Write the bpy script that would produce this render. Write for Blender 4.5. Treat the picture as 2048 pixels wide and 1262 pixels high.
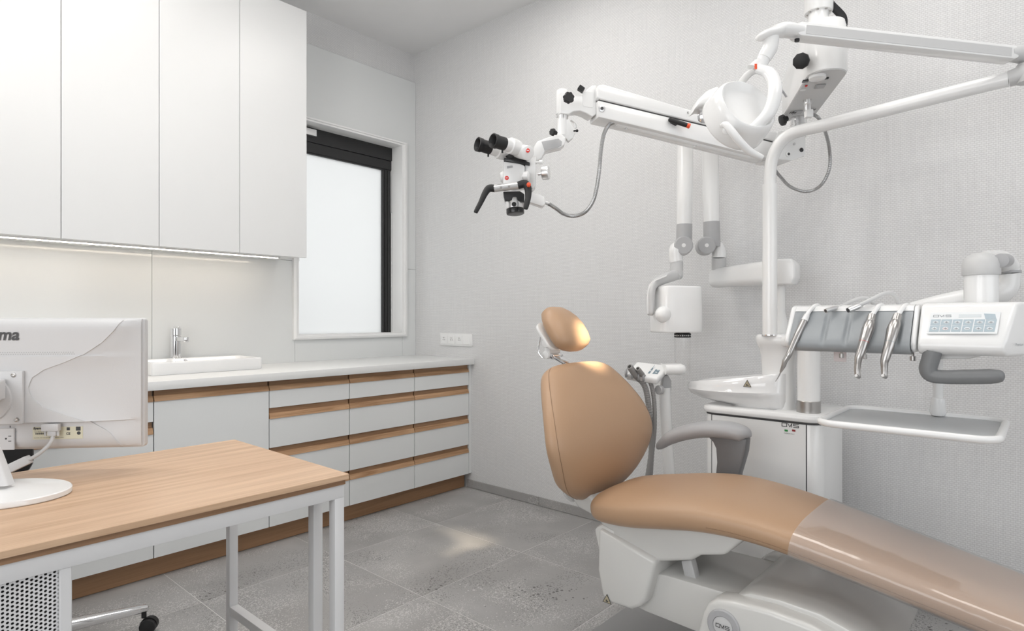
import bpy, bmesh, math, random
from mathutils import Vector, Matrix
random.seed(7)
S = bpy.context.scene
C = S.collection
for o in list(bpy.data.objects): bpy.data.objects.remove(o)

# ------------------------------------------------------------------ camera
F_PX, YAW, HOR, CX, H = 1216.0, math.radians(41.53), 634.0, 1024.0, 1.105
CA, SA = math.cos(YAW), math.sin(YAW)
FWD = Vector((CA, SA, 0)); RGT = Vector((SA, -CA, 0)); UP = Vector((0, 0, 1))
cd = bpy.data.cameras.new('camera'); cam = bpy.data.objects.new('camera', cd); C.objects.link(cam)
cd.sensor_width = 36.0; cd.lens = 36.0 * F_PX / 2048.0
cd.shift_y = (HOR - 631.0) / 2048.0
cd.clip_start = 0.02
cam.matrix_world = Matrix(((RGT.x, 0, -FWD.x, 0), (RGT.y, 0, -FWD.y, 0), (0, 1, 0, H), (0, 0, 0, 1)))
S.camera = cam

# ------------------------------------------------------------------ world, exposure, added window light
w = bpy.data.worlds.new('world'); S.world = w; w.use_nodes = True
w.node_tree.nodes['Background'].inputs[0].default_value = (0.85, 0.92, 1.0, 1)
w.node_tree.nodes['Background'].inputs[1].default_value = 1.0
S.view_settings.view_transform = 'Standard'; S.view_settings.look = 'None'
S.view_settings.gamma = 1.0; S.view_settings.use_curve_mapping = False
S.view_settings.exposure = 0.22

XB, YA, ZC = 2.775, 3.389, 2.965          # wall with the wallpaper, wall with the cupboards, ceiling
XL, YK = -1.75, -2.3                      # the walls behind the camera

def area_light(name, loc, direction, sx, sy, power, color):
    l = bpy.data.lights.new(name, 'AREA'); l.shape = 'RECTANGLE'; l.size = sx; l.size_y = sy
    l.energy = power; l.color = color
    o = bpy.data.objects.new(name, l); C.objects.link(o); o.location = loc
    o.rotation_euler = Vector(direction).to_track_quat('-Z', 'Y').to_euler()
    return o
area_light('added_side_light', (XL - 0.05, 0.55, 1.55), (1, 0, 0), 2.5, 1.5, 24, (1.0, 0.985, 0.965))  # added light at the unseen side window, brightens the room from the left
area_light('added_rear_light', (0.75, YK - 0.05, 1.55), (0, 1, 0), 2.7, 1.5, 11, (1.0, 0.985, 0.965))  # added light at the unseen rear window, weak fill from behind
area_light('corridor_light', (2.2, 4.75, 1.7), (0, -1, 0), 1.6, 2.2, 21, (1.0, 1.0, 1.0))
CEIL_W = 5.6  # glow of the added ceiling panels
PEND_W = 50.0

# ------------------------------------------------------------------ pixel -> place helpers
def PZ(u, v, Z):
    X = (u - CX) * Z / F_PX
    return Vector((X * SA + Z * CA, -X * CA + Z * SA, H - (v - HOR) * Z / F_PX))
def py(u, v, y): return PZ(u, v, y / (SA - (u - CX) / F_PX * CA))
def px(u, v, x): return PZ(u, v, x / (CA + (u - CX) / F_PX * SA))
def pz(u, v, z): return PZ(u, v, (H - z) * F_PX / (v - HOR))
def pplane(u, v, p0, n):
    o = Vector((0, 0, H)); d = PZ(u, v, 1.0) - o
    t = (Vector(p0) - o).dot(n) / d.dot(n)
    return o + d * t

# ------------------------------------------------------------------ materials
MAT = {}
def nm(name):
    m = bpy.data.materials.new(name); m.use_nodes = True
    nt = m.node_tree; b = nt.nodes['Principled BSDF']; MAT[name] = m
    return m, nt, b
def plain(name, col, rough=0.5, metal=0.0, bump=0.0, bscale=300, coat=0.0, var=0.02, emit=0.0):
    m, nt, b = nm(name)
    b.inputs['Roughness'].default_value = rough; b.inputs['Metallic'].default_value = metal
    if coat: b.inputs['Coat Weight'].default_value = coat; b.inputs['Coat Roughness'].default_value = 0.06
    tc = nt.nodes.new('ShaderNodeTexCoord'); no = nt.nodes.new('ShaderNodeTexNoise')
    no.inputs['Scale'].default_value = 6.0; no.inputs['Detail'].default_value = 3
    nt.links.new(tc.outputs['Object'], no.inputs['Vector'])
    mx = nt.nodes.new('ShaderNodeMix'); mx.data_type = 'RGBA'
    mx.inputs[6].default_value = (*[max(0, c * (1 - var)) for c in col], 1)
    mx.inputs[7].default_value = (*[min(1, c * (1 + var)) for c in col], 1)
    nt.links.new(no.outputs['Fac'], mx.inputs[0]); nt.links.new(mx.outputs[2], b.inputs['Base Color'])
    if bump:
        n2 = nt.nodes.new('ShaderNodeTexNoise'); n2.inputs['Scale'].default_value = bscale; n2.inputs['Detail'].default_value = 2
        nt.links.new(tc.outputs['Object'], n2.inputs['Vector'])
        bp = nt.nodes.new('ShaderNodeBump'); bp.inputs['Strength'].default_value = bump; bp.inputs['Distance'].default_value = 0.002
        nt.links.new(n2.outputs['Fac'], bp.inputs['Height']); nt.links.new(bp.outputs['Normal'], b.inputs['Normal'])
    if emit:
        b.inputs['Emission Color'].default_value = (*col, 1); b.inputs['Emission Strength'].default_value = emit
    return m
def weave(name, axis):
    m, nt, b = nm(name); L = nt.links.new
    tc = nt.nodes.new('ShaderNodeTexCoord'); sp = nt.nodes.new('ShaderNodeSeparateXYZ'); L(tc.outputs['Object'], sp.inputs[0])
    cb = nt.nodes.new('ShaderNodeCombineXYZ'); L(sp.outputs[axis], cb.inputs[0]); L(sp.outputs[2], cb.inputs[1])
    br = nt.nodes.new('ShaderNodeTexBrick'); L(cb.outputs[0], br.inputs['Vector'])
    br.inputs['Scale'].default_value = 1.0; br.inputs['Brick Width'].default_value = 0.0135; br.inputs['Row Height'].default_value = 0.0075
    br.inputs['Mortar Size'].default_value = 0.0017; br.inputs['Mortar Smooth'].default_value = 1.0; br.offset = 0.5
    br.inputs['Color1'].default_value = (0.755, 0.755, 0.755, 1); br.inputs['Color2'].default_value = (0.725, 0.725, 0.73, 1)
    br.inputs['Mortar'].default_value = (0.60, 0.595, 0.595, 1)
    mp = nt.nodes.new('ShaderNodeMapping'); mp.inputs['Scale'].default_value = (7, 260, 1); L(cb.outputs[0], mp.inputs[0])
    n1 = nt.nodes.new('ShaderNodeTexNoise'); n1.inputs['Scale'].default_value = 1.0; n1.inputs['Detail'].default_value = 2; L(mp.outputs[0], n1.inputs['Vector'])
    mp2 = nt.nodes.new('ShaderNodeMapping'); mp2.inputs['Scale'].default_value = (260, 5, 1); L(cb.outputs[0], mp2.inputs[0])
    n2 = nt.nodes.new('ShaderNodeTexNoise'); n2.inputs['Scale'].default_value = 1.0; n2.inputs['Detail'].default_value = 2; L(mp2.outputs[0], n2.inputs['Vector'])
    ad = nt.nodes.new('ShaderNodeMath'); ad.operation = 'ADD'; L(n1.outputs[0], ad.inputs[0]); L(n2.outputs[0], ad.inputs[1])
    mr = nt.nodes.new('ShaderNodeMapRange'); mr.inputs['From Min'].default_value = 0.6; mr.inputs['From Max'].default_value = 1.4
    mr.inputs['To Min'].default_value = 0.93; mr.inputs['To Max'].default_value = 1.05; L(ad.outputs[0], mr.inputs[0])
    mu = nt.nodes.new('ShaderNodeMix'); mu.data_type = 'RGBA'; mu.blend_type = 'MULTIPLY'; mu.inputs[0].default_value = 1.0
    L(br.outputs['Color'], mu.inputs[6]); L(mr.outputs[0], mu.inputs[7]); L(mu.outputs[2], b.inputs['Base Color'])
    bp = nt.nodes.new('ShaderNodeBump'); bp.invert = True; bp.inputs['Strength'].default_value = 0.25; bp.inputs['Distance'].default_value = 0.001
    L(br.outputs['Fac'], bp.inputs['Height']); L(bp.outputs['Normal'], b.inputs['Normal'])
    b.inputs['Roughness'].default_value = 0.85
def wood(name, ca, cb_, axis=0, rough=0.45, gs=1.0):
    m, nt, b = nm(name); L = nt.links.new
    tc = nt.nodes.new('ShaderNodeTexCoord'); oi = nt.nodes.new('ShaderNodeObjectInfo')
    ad = nt.nodes.new('ShaderNodeVectorMath'); ad.operation = 'ADD'
    sc = nt.nodes.new('ShaderNodeVectorMath'); sc.operation = 'SCALE'; sc.inputs[0].default_value = (7.1, 3.3, 5.7); L(oi.outputs['Random'], sc.inputs['Scale'])
    L(tc.outputs['Object'], ad.inputs[0]); L(sc.outputs[0], ad.inputs[1])
    mp = nt.nodes.new('ShaderNodeMapping'); s = [26 * gs, 26 * gs, 26 * gs]; s[axis] = 1.7 * gs; mp.inputs['Scale'].default_value = s
    L(ad.outputs[0], mp.inputs[0])
    n1 = nt.nodes.new('ShaderNodeTexNoise'); n1.inputs['Scale'].default_value = 1.0; n1.inputs['Detail'].default_value = 6; n1.inputs['Distortion'].default_value = 1.2; L(mp.outputs[0], n1.inputs['Vector'])
    mp2 = nt.nodes.new('ShaderNodeMapping'); s = [240, 240, 240]; s[axis] = 6; mp2.inputs['Scale'].default_value = s; L(ad.outputs[0], mp2.inputs[0])
    n2 = nt.nodes.new('ShaderNodeTexNoise'); n2.inputs['Scale'].default_value = 1.0; n2.inputs['Detail'].default_value = 3; L(mp2.outputs[0], n2.inputs['Vector'])
    mi = nt.nodes.new('ShaderNodeMix'); mi.data_type = 'FLOAT'; mi.inputs[0].default_value = 0.35; L(n1.outputs[0], mi.inputs[2]); L(n2.outputs[0], mi.inputs[3])
    cr = nt.nodes.new('ShaderNodeValToRGB'); cr.color_ramp.elements[0].position = 0.36; cr.color_ramp.elements[1].position = 0.64
    cr.color_ramp.elements[0].color = (*ca, 1); cr.color_ramp.elements[1].color = (*cb_, 1); L(mi.outputs[0], cr.inputs[0])
    hv = nt.nodes.new('ShaderNodeHueSaturation'); L(cr.outputs[0], hv.inputs['Color'])
    mr = nt.nodes.new('ShaderNodeMapRange'); mr.inputs['To Min'].default_value = 0.88; mr.inputs['To Max'].default_value = 1.12; L(oi.outputs['Random'], mr.inputs[0]); L(mr.outputs[0], hv.inputs['Value'])
    L(hv.outputs[0], b.inputs['Base Color']); b.inputs['Roughness'].default_value = rough
    bp = nt.nodes.new('ShaderNodeBump'); bp.inputs['Strength'].default_value = 0.12; bp.inputs['Distance'].default_value = 0.001; L(n2.outputs[0], bp.inputs['Height']); L(bp.outputs['Normal'], b.inputs['Normal'])
def terrazzo(name, dark=1.0):
    m, nt, b = nm(name); L = nt.links.new
    tc = nt.nodes.new('ShaderNodeTexCoord'); oi = nt.nodes.new('ShaderNodeObjectInfo')
    sc = nt.nodes.new('ShaderNodeVectorMath'); sc.operation = 'SCALE'; sc.inputs[0].default_value = (17.3, 9.1, 4.7); L(oi.outputs['Random'], sc.inputs['Scale'])
    ad = nt.nodes.new('ShaderNodeVectorMath'); ad.operation = 'ADD'; L(tc.outputs['Object'], ad.inputs[0]); L(sc.outputs[0], ad.inputs[1])
    n1 = nt.nodes.new('ShaderNodeTexNoise'); n1.inputs['Scale'].default_value = 3.2; n1.inputs['Detail'].default_value = 5; L(ad.outputs[0], n1.inputs['Vector'])
    cr = nt.nodes.new('ShaderNodeValToRGB'); cr.color_ramp.elements[0].position = 0.3; cr.color_ramp.elements[1].position = 0.7
    cr.color_ramp.elements[0].color = (0.32 * dark, 0.312 * dark, 0.305 * dark, 1); cr.color_ramp.elements[1].color = (0.42 * dark, 0.413 * dark, 0.407 * dark, 1); L(n1.outputs[0], cr.inputs[0])
    def specks(scale, thr, col, prev, dens_scale, dlo, dhi):
        vo = nt.nodes.new('ShaderNodeTexVoronoi'); vo.inputs['Scale'].default_value = scale; L(ad.outputs[0], vo.inputs['Vector'])
        lt = nt.nodes.new('ShaderNodeMath'); lt.operation = 'LESS_THAN'; L(vo.outputs['Distance'], lt.inputs[0])
        nn = nt.nodes.new('ShaderNodeTexNoise'); nn.inputs['Scale'].default_value = dens_scale; nn.inputs['Detail'].default_value = 2; L(ad.outputs[0], nn.inputs['Vector'])
        mr = nt.nodes.new('ShaderNodeMapRange'); mr.inputs['From Min'].default_value = dlo; mr.inputs['From Max'].default_value = dhi; mr.inputs['To Min'].default_value = 0.0; mr.inputs['To Max'].default_value = thr; L(nn.outputs[0], mr.inputs[0])
        sv = nt.nodes.new('ShaderNodeSeparateColor'); L(vo.outputs['Color'], sv.inputs[0])
        pw = nt.nodes.new('ShaderNodeMath'); pw.operation = 'MULTIPLY'; L(mr.outputs[0], pw.inputs[0]); L(sv.outputs[0], pw.inputs[1]); L(pw.outputs[0], lt.inputs[1])
        mx = nt.nodes.new('ShaderNodeMix'); mx.data_type = 'RGBA'; L(lt.outputs[0], mx.inputs[0]); L(prev, mx.inputs[6]); mx.inputs[7].default_value = (*col, 1)
        return mx.outputs[2]
    c = specks(200, 0.75, (0.56, 0.55, 0.54), cr.outputs[0], 4.0, 0.32, 0.62)
    c = specks(180, 0.58, (0.19, 0.185, 0.18), c, 3.1, 0.38, 0.65)
    c = specks(56, 0.42, (0.13, 0.125, 0.12), c, 2.3, 0.52, 0.75)
    c = specks(64, 0.40, (0.60, 0.59, 0.58), c, 2.7, 0.52, 0.75)
    hv = nt.nodes.new('ShaderNodeHueSaturation'); L(c, hv.inputs['Color'])
    mr = nt.nodes.new('ShaderNodeMapRange'); mr.inputs['To Min'].default_value = 0.93; mr.inputs['To Max'].default_value = 1.07; L(oi.outputs['Random'], mr.inputs[0]); L(mr.outputs[0], hv.inputs['Value'])
    L(hv.outputs[0], b.inputs['Base Color']); b.inputs['Roughness'].default_value = 0.48

weave('wallpaper_y', 1); weave('wallpaper_x', 0)
plain('paint', (0.80, 0.80, 0.80), 0.85)
plain('glass_panel', (0.71, 0.725, 0.725), 0.12, var=0.01)
plain('lacquer', (0.75, 0.755, 0.755), 0.32, var=0.01)
plain('lacquer_base', (0.77, 0.785, 0.785), 0.38, var=0.01)
plain('worktop', (0.80, 0.805, 0.80), 0.32, var=0.01)
plain('frame_white', (0.84, 0.84, 0.835), 0.35)
plain('black_frame', (0.016, 0.016, 0.017), 0.42)
plain('black_rubber', (0.012, 0.012, 0.013), 0.5)
plain('black_gloss', (0.012, 0.012, 0.013), 0.22)
plain('ceramic', (0.80, 0.80, 0.80), 0.06, coat=0.5, var=0.005)
plain('chrome', (0.86, 0.86, 0.87), 0.07, 1.0, var=0.0)
plain('steel', (0.50, 0.485, 0.47), 0.28, 1.0, var=0.04)
plain('conduit', (0.42, 0.42, 0.42), 0.32, 1.0, var=0.02)
plain('satin', (0.78, 0.78, 0.78), 0.30, 1.0, var=0.02)
plain('plastic', (0.85, 0.85, 0.845), 0.22, coat=0.25, var=0.01)
plain('plastic_matt', (0.62, 0.618, 0.622), 0.5, bump=0.08, bscale=500, var=0.01)
plain('plastic_warm', (0.66, 0.655, 0.635), 0.26, coat=0.2, var=0.015)
plain('white_metal', (0.72, 0.72, 0.725), 0.42, var=0.01)
plain('grey_plastic', (0.46, 0.46, 0.465), 0.42, var=0.02)
plain('light_grey', (0.60, 0.60, 0.60), 0.40, var=0.02)
plain('arm_grey', (0.42, 0.42, 0.43), 0.40, bump=0.06, bscale=400)
plain('post_grey', (0.17, 0.17, 0.175), 0.42, bump=0.06, bscale=400)
plain('tray_grey', (0.50, 0.515, 0.525), 0.35)
plain('console_grey', (0.335, 0.355, 0.37), 0.40, bump=0.04, bscale=500)
plain('handle_grey', (0.20, 0.205, 0.21), 0.42, bump=0.05, bscale=500)
plain('mat_grey', (0.30, 0.30, 0.30), 0.6, bump=0.1, bscale=400)
plain('leather', (0.455, 0.290, 0.178), 0.40, bump=0.10, bscale=420, var=0.02)
plain('leather_seam', (0.27, 0.16, 0.09), 0.5)
plain('hose_grey', (0.30, 0.295, 0.29), 0.45)
plain('red', (0.75, 0.03, 0.02), 0.3)
plain('red_orange', (0.85, 0.11, 0.04), 0.35)
plain('green', (0.01, 0.22, 0.04), 0.4)
plain('dark_red', (0.25, 0.012, 0.015), 0.4)
plain('ink', (0.05, 0.05, 0.052), 0.5)
plain('ink_soft', (0.26, 0.28, 0.30), 0.5)
plain('sticker', (0.42, 0.37, 0.26), 0.4)
plain('label_cream', (0.70, 0.67, 0.52), 0.5)
plain('key_blue', (0.44, 0.52, 0.57), 0.25)
plain('key_dark', (0.20, 0.27, 0.31), 0.3)
plain('key_icon', (0.66, 0.70, 0.72), 0.25)
plain('keypad', (0.82, 0.84, 0.85), 0.15)
plain('grout', (0.70, 0.69, 0.675), 0.9)
plain('gap', (0.03, 0.028, 0.025), 0.8)
plain('tag', (0.76, 0.68, 0.68), 0.4)
plain('led', (1.0, 0.86, 0.70), 0.5, emit=22.0)
plain('added_lamp_panel', (1.0, 0.97, 0.93), 0.5, emit=CEIL_W)  # glowing face of the ceiling panels added out of view
plain('opal', (1.0, 0.97, 0.93), 0.5, emit=PEND_W)
terrazzo('terrazzo'); terrazzo('terrazzo_skirt', 0.98)
wood('oak', (0.46, 0.29, 0.175), (0.62, 0.43, 0.285), 0, 0.42)
wood('oak_grip', (0.30, 0.160, 0.075), (0.54, 0.335, 0.190), 0, 0.5, 1.6)
wood('oak_recess', (0.25, 0.138, 0.070), (0.37, 0.215, 0.118), 0, 0.55)  # oak darkened so the drawer recess has its shade in the colour
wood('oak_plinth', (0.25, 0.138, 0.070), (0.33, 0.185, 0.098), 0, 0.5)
def glassy():
    m, nt, b = nm('frosted')                     # backlit frosted pane
    nt.nodes.remove(b); out = nt.nodes['Material Output']
    tr = nt.nodes.new('ShaderNodeBsdfTranslucent'); tr.inputs[0].default_value = (0.93, 0.94, 0.94, 1)
    gl = nt.nodes.new('ShaderNodeBsdfGlossy'); gl.inputs['Roughness'].default_value = 0.2; gl.inputs[0].default_value = (0.8, 0.8, 0.8, 1)
    df = nt.nodes.new('ShaderNodeBsdfDiffuse'); df.inputs[0].default_value = (0.6, 0.61, 0.61, 1)
    m1 = nt.nodes.new('ShaderNodeMixShader'); m1.inputs[0].default_value = 0.25; nt.links.new(tr.outputs[0], m1.inputs[1]); nt.links.new(df.outputs[0], m1.inputs[2])
    m2 = nt.nodes.new('ShaderNodeMixShader'); m2.inputs[0].default_value = 0.05; nt.links.new(m1.outputs[0], m2.inputs[1]); nt.links.new(gl.outputs[0], m2.inputs[2])
    nt.links.new(m2.outputs[0], out.inputs[0])
    for name, tint, gw, rough, haze in (('clear', (0.985, 0.985, 0.985), 0.35, 0.05, 0.05), ('cover', (0.99, 0.985, 0.98), 0.75, 0.09, 0.20), ('window_glass', (0.95, 0.97, 0.97), 0.2, 0.02, 0.0)):
        m, nt, b = nm(name); nt.nodes.remove(b); out = nt.nodes['Material Output']
        t = nt.nodes.new('ShaderNodeBsdfTransparent'); t.inputs[0].default_value = (*tint, 1)
        g = nt.nodes.new('ShaderNodeBsdfGlossy'); g.inputs['Roughness'].default_value = rough
        d = nt.nodes.new('ShaderNodeBsdfDiffuse'); d.inputs[0].default_value = (0.85, 0.82, 0.81, 1)
        lw = nt.nodes.new('ShaderNodeLayerWeight'); lw.inputs['Blend'].default_value = .5
        m1 = nt.nodes.new('ShaderNodeMixShader'); m1.inputs[0].default_value = haze; nt.links.new(t.outputs[0], m1.inputs[1]); nt.links.new(d.outputs[0], m1.inputs[2])
        m2 = nt.nodes.new('ShaderNodeMixShader'); pw = nt.nodes.new('ShaderNodeMath'); pw.operation = 'POWER'; pw.inputs[1].default_value = 2.5; nt.links.new(lw.outputs['Facing'], pw.inputs[0]); mm = nt.nodes.new('ShaderNodeMath'); mm.operation = 'MULTIPLY_ADD'; mm.inputs[1].default_value = gw; mm.inputs[2].default_value = .05; nt.links.new(pw.outputs[0], mm.inputs[0]); nt.links.new(mm.outputs[0], m2.inputs[0]); nt.links.new(m1.outputs[0], m2.inputs[1]); nt.links.new(g.outputs[0], m2.inputs[2])
        if name == 'cover':
            tc = nt.nodes.new('ShaderNodeTexCoord'); no = nt.nodes.new('ShaderNodeTexNoise'); no.inputs['Scale'].default_value = 9; no.inputs['Detail'].default_value = 2
            nt.links.new(tc.outputs['Object'], no.inputs['Vector']); bp = nt.nodes.new('ShaderNodeBump'); bp.inputs['Strength'].default_value = 0.35; bp.inputs['Distance'].default_value = 0.01
            nt.links.new(no.outputs[0], bp.inputs['Height']); nt.links.new(bp.outputs[0], g.inputs['Normal'])
        nt.links.new(m2.outputs[0], out.inputs[0])
glassy()

# ------------------------------------------------------------------ mesh builder (world coordinates)
class MB:
    def __init__(s): s.v = []; s.f = []
    def add(s, vs, fs):
        n = len(s.v); s.v += [Vector(p) for p in vs]; s.f += [tuple(i + n for i in f) for f in fs]; return s
    def box(s, x0, x1, y0, y1, z0, z1):
        return s.add([(x, y, z) for z in (z0, z1) for y in (y0, y1) for x in (x0, x1)],
                     [(0, 2, 3, 1), (4, 5, 7, 6), (0, 1, 5, 4), (2, 6, 7, 3), (0, 4, 6, 2), (1, 3, 7, 5)])
    def obox(s, c, ex, ey, ez, hx, hy, hz):       # oriented box
        c = Vector(c); ex, ey, ez = (Vector(e).normalized() for e in (ex, ey, ez))
        return s.add([c + ex * a * hx + ey * b * hy + ez * d * hz for d in (-1, 1) for b in (-1, 1) for a in (-1, 1)],
                     [(0, 2, 3, 1), (4, 5, 7, 6), (0, 1, 5, 4), (2, 6, 7, 3), (0, 4, 6, 2), (1, 3, 7, 5)])
    def prism(s, pts, d):
        pts = [Vector(p) for p in pts]; d = Vector(d); n = len(pts)
        return s.add(pts + [p + d for p in pts], [tuple(range(n - 1, -1, -1)), tuple(range(n, 2 * n))] + [(i, (i + 1) % n, n + (i + 1) % n, n + i) for i in range(n)])
    def loft(s, secs, caps=True, closed=True):
        n = len(secs[0]); m = len(secs); vs = [p for q in secs for p in q]; fs = []
        for i in range(m - 1):
            for j in range(n if closed else n - 1):
                k = (j + 1) % n; fs.append((i * n + j, i * n + k, (i + 1) * n + k, (i + 1) * n + j))
        if caps: fs += [tuple(range(n - 1, -1, -1)), tuple((m - 1) * n + j for j in range(n))]
        return s.add(vs, fs)
    def lathe(s, p0, axis, prof, n=28, ref=None):
        p0 = Vector(p0); a = Vector(axis).normalized()
        e = (Vector(ref) if ref else a.orthogonal()); e = (e - a * e.dot(a)).normalized(); g = a.cross(e)
        return s.loft([[p0 + a * t + (e * math.cos(2 * math.pi * k / n) + g * math.sin(2 * math.pi * k / n)) * max(r, 1e-5) for k in range(n)] for t, r in prof])
    def cyl(s, p0, p1, r, r1=None, n=24):
        p0, p1 = Vector(p0), Vector(p1)
        return s.lathe(p0, p1 - p0, [(0, r), ((p1 - p0).length, r if r1 is None else r1)], n)
    def pill(s, p0, p1, r, n=16, k=5):            # rod with round ends
        p0, p1 = Vector(p0), Vector(p1); L = (p1 - p0).length
        pr = [(-r * math.cos(i * math.pi / 2 / k), r * math.sin(i * math.pi / 2 / k)) for i in range(k + 1)]
        pr += [(L + r * math.sin(i * math.pi / 2 / k), r * math.cos(i * math.pi / 2 / k)) for i in range(k + 1)]
        return s.lathe(p0, p1 - p0, pr, n)
    def tube(s, path, r, n=14, sub=6, ry=None, upv=None, ridge=None):
        pts, rs = smooth_path(path, r, sub)
        rys = smooth_path(path, ry, sub)[1] if ry is not None else None
        secs = []; e = None
        for i, p in enumerate(pts):
            t = (pts[min(i + 1, len(pts) - 1)] - pts[max(i - 1, 0)]).normalized()
            if upv is not None: e = Vector(upv)
            elif e is None: e = t.orthogonal()
            e = (e - t * e.dot(t)).normalized(); g = t.cross(e)
            q = 1.0 if not ridge else (1.0 + ridge * (1 if i % 2 else -1))
            a = rs[i] * q; b_ = (rys[i] if rys else rs[i]) * q
            secs.append([p + e * math.cos(2 * math.pi * k / n) * a + g * math.sin(2 * math.pi * k / n) * b_ for k in range(n)])
        return s.loft(secs)
    def ball(s, c, r, n=16, sc=(1, 1, 1), m=9):
        c = Vector(c)
        return s.loft([[c + Vector((math.cos(2 * math.pi * k / n) * math.sin(a) * r * sc[0], math.sin(2 * math.pi * k / n) * math.sin(a) * r * sc[1], -math.cos(a) * r * sc[2])) for k in range(n)] for a in [0.02 + (math.pi - 0.04) * i / (m - 1) for i in range(m)]])
def smooth_path(path, r, sub):
    P = [Vector(p) for p in path]; n = len(P)
    R = list(r) if isinstance(r, (list, tuple)) else [r] * n
    if n < 3 or sub <= 1:
        return P, R
    out = []; ro = []
    for i in range(n - 1):
        p0, p1, p2, p3 = P[max(i - 1, 0)], P[i], P[i + 1], P[min(i + 2, n - 1)]
        for k in range(sub):
            t = k / sub
            out.append(0.5 * ((2 * p1) + (p2 - p0) * t + (2 * p0 - 5 * p1 + 4 * p2 - p3) * t * t + (3 * p1 - p0 - 3 * p2 + p3) * t ** 3))
            ro.append(R[i] * (1 - t) + R[i + 1] * t)
    out.append(P[-1]); ro.append(R[-1]); return out, ro

def root_loc(o):
    while o.parent: o = o.parent
    return o.location
def mk(name, mb, mat, parent=None, bevel=0.0, seg=2, ang=35, sub=0):
    me = bpy.data.meshes.new(name)
    if parent is not None: off = root_loc(parent).copy()
    else:
        xs = [p.x for p in mb.v]; ys = [p.y for p in mb.v]; zs = [p.z for p in mb.v]
        off = Vector(((min(xs) + max(xs)) / 2, (min(ys) + max(ys)) / 2, min(zs)))
    me.from_pydata([p - off for p in mb.v], [], mb.f)
    bm = bmesh.new(); bm.from_mesh(me)
    bmesh.ops.recalc_face_normals(bm, faces=bm.faces)
    if bevel:
        ed = [e for e in bm.edges if len(e.link_faces) == 2 and e.calc_face_angle(0) > math.radians(30)]
        bmesh.ops.bevel(bm, geom=ed, offset=bevel, offset_type='OFFSET', segments=seg, profile=0.5, affect='EDGES', clamp_overlap=True)
    bm.to_mesh(me); bm.free()
    me.polygons.foreach_set('use_smooth', [True] * len(me.polygons)); me.set_sharp_from_angle(angle=math.radians(ang))
    me.materials.append(MAT[mat])
    o = bpy.data.objects.new(name, me); C.objects.link(o)
    if parent is not None: o.parent = parent
    else: o.location = off
    if sub:
        md = o.modifiers.new('sub', 'SUBSURF'); md.levels = sub; md.render_levels = sub
    return o
def thing(name, label, cat, loc, group=None):
    o = bpy.data.objects.new(name, None); C.objects.link(o); o.location = loc; o.empty_display_size = 0.05
    o['label'] = label; o['category'] = cat
    if group: o['group'] = group
    return o
def tag(o, label, cat, group=None):
    o['label'] = label; o['category'] = cat
    if group: o['group'] = group
    return o
def struct(o, label=None):
    o['kind'] = 'structure'
    if label: o['label'] = label
    return o
def part(o, label): o['label'] = label; return o
def text(mb, s, size, o, r, u, bold=0.0, shear=0.0, depth=0.0004):
    cu = bpy.data.curves.new('t', 'FONT'); cu.body = s; cu.size = size; cu.shear = shear; cu.offset = bold; cu.resolution_u = 3
    ob = bpy.data.objects.new('t', cu); C.objects.link(ob); bpy.context.view_layer.update()
    me = bpy.data.meshes.new_from_object(ob.evaluated_get(bpy.context.evaluated_depsgraph_get()))
    o, r, u = Vector(o), Vector(r).normalized(), Vector(u).normalized(); n = r.cross(u)
    mb.add([o + r * v.co.x + u * v.co.y + n * depth for v in me.vertices], [tuple(p.vertices) for p in me.polygons])
    bpy.data.objects.remove(ob); bpy.data.meshes.remove(me); return mb
def logo(mb, o, r, u, w_, h_, st):                # squared letters of the dental maker's mark
    o, r, u = Vector(o), Vector(r).normalized(), Vector(u).normalized(); n = r.cross(u)
    lw = w_ * 0.29; gap = w_ * 0.065
    L = [[(0, 0), (1, 0), (1, 1), (0, 1), (0, 0)], [(0, 1), (0.42, 0), (0.82, 1), (0.82, 0)], [(1, 1), (0, 1), (0, .5), (1, .5), (1, 0), (0, 0)]]
    for i, pl in enumerate(L):
        for a, b in zip(pl[:-1], pl[1:]):
            A = o + r * (i * (lw + gap) + a[0] * lw) + u * a[1] * h_; B = o + r * (i * (lw + gap) + b[0] * lw) + u * b[1] * h_
            d = (B - A).normalized(); p = n.cross(d) * st / 2; A = A - d * st / 2; B = B + d * st / 2
            mb.add([A - p + n * 4e-4, B - p + n * 4e-4, B + p + n * 4e-4, A + p + n * 4e-4], [(0, 1, 2, 3)])
    return mb
def rrect(c, ex, ey, hx, hy, r, k=5):
    c, ex, ey = Vector(c), Vector(ex).normalized(), Vector(ey).normalized(); out = []
    for sx, sy, a0 in ((1, 1, 0), (-1, 1, 90), (-1, -1, 180), (1, -1, 270)):
        for i in range(k + 1):
            a = math.radians(a0 + 90 * i / k); out.append(c + ex * (sx * (hx - r) + r * math.cos(a)) + ey * (sy * (hy - r) + r * math.sin(a)))
    return out
def rslab(mb, c, ex, ey, ez, hx, hy, hz, r, e=0.0, k=5):   # slab with rounded corners and eased edges
    ez = Vector(ez).normalized(); c = Vector(c); e = max(e, 1e-4); secs = []
    for t, d in ((-hz, e), (-hz + e * .3, e * .3), (-hz + e, 0), (hz - e, 0), (hz - e * .3, e * .3), (hz, e)):
        secs.append(rrect(c + ez * t, ex, ey, hx - d, hy - d, max(r - d, 1e-4), k))
    return mb.loft(secs)
def sup(c, ex, ey, a, b, p=0.6, n=28, p2=None):
    out = []
    for k in range(n):
        t = 2 * math.pi * k / n; ct, st_ = math.cos(t), math.sin(t)
        out.append(Vector(c) + Vector(ex) * a * math.copysign(abs(ct) ** p, ct) + Vector(ey) * b * math.copysign(abs(st_) ** (p2 or p), st_))
    return out
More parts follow.
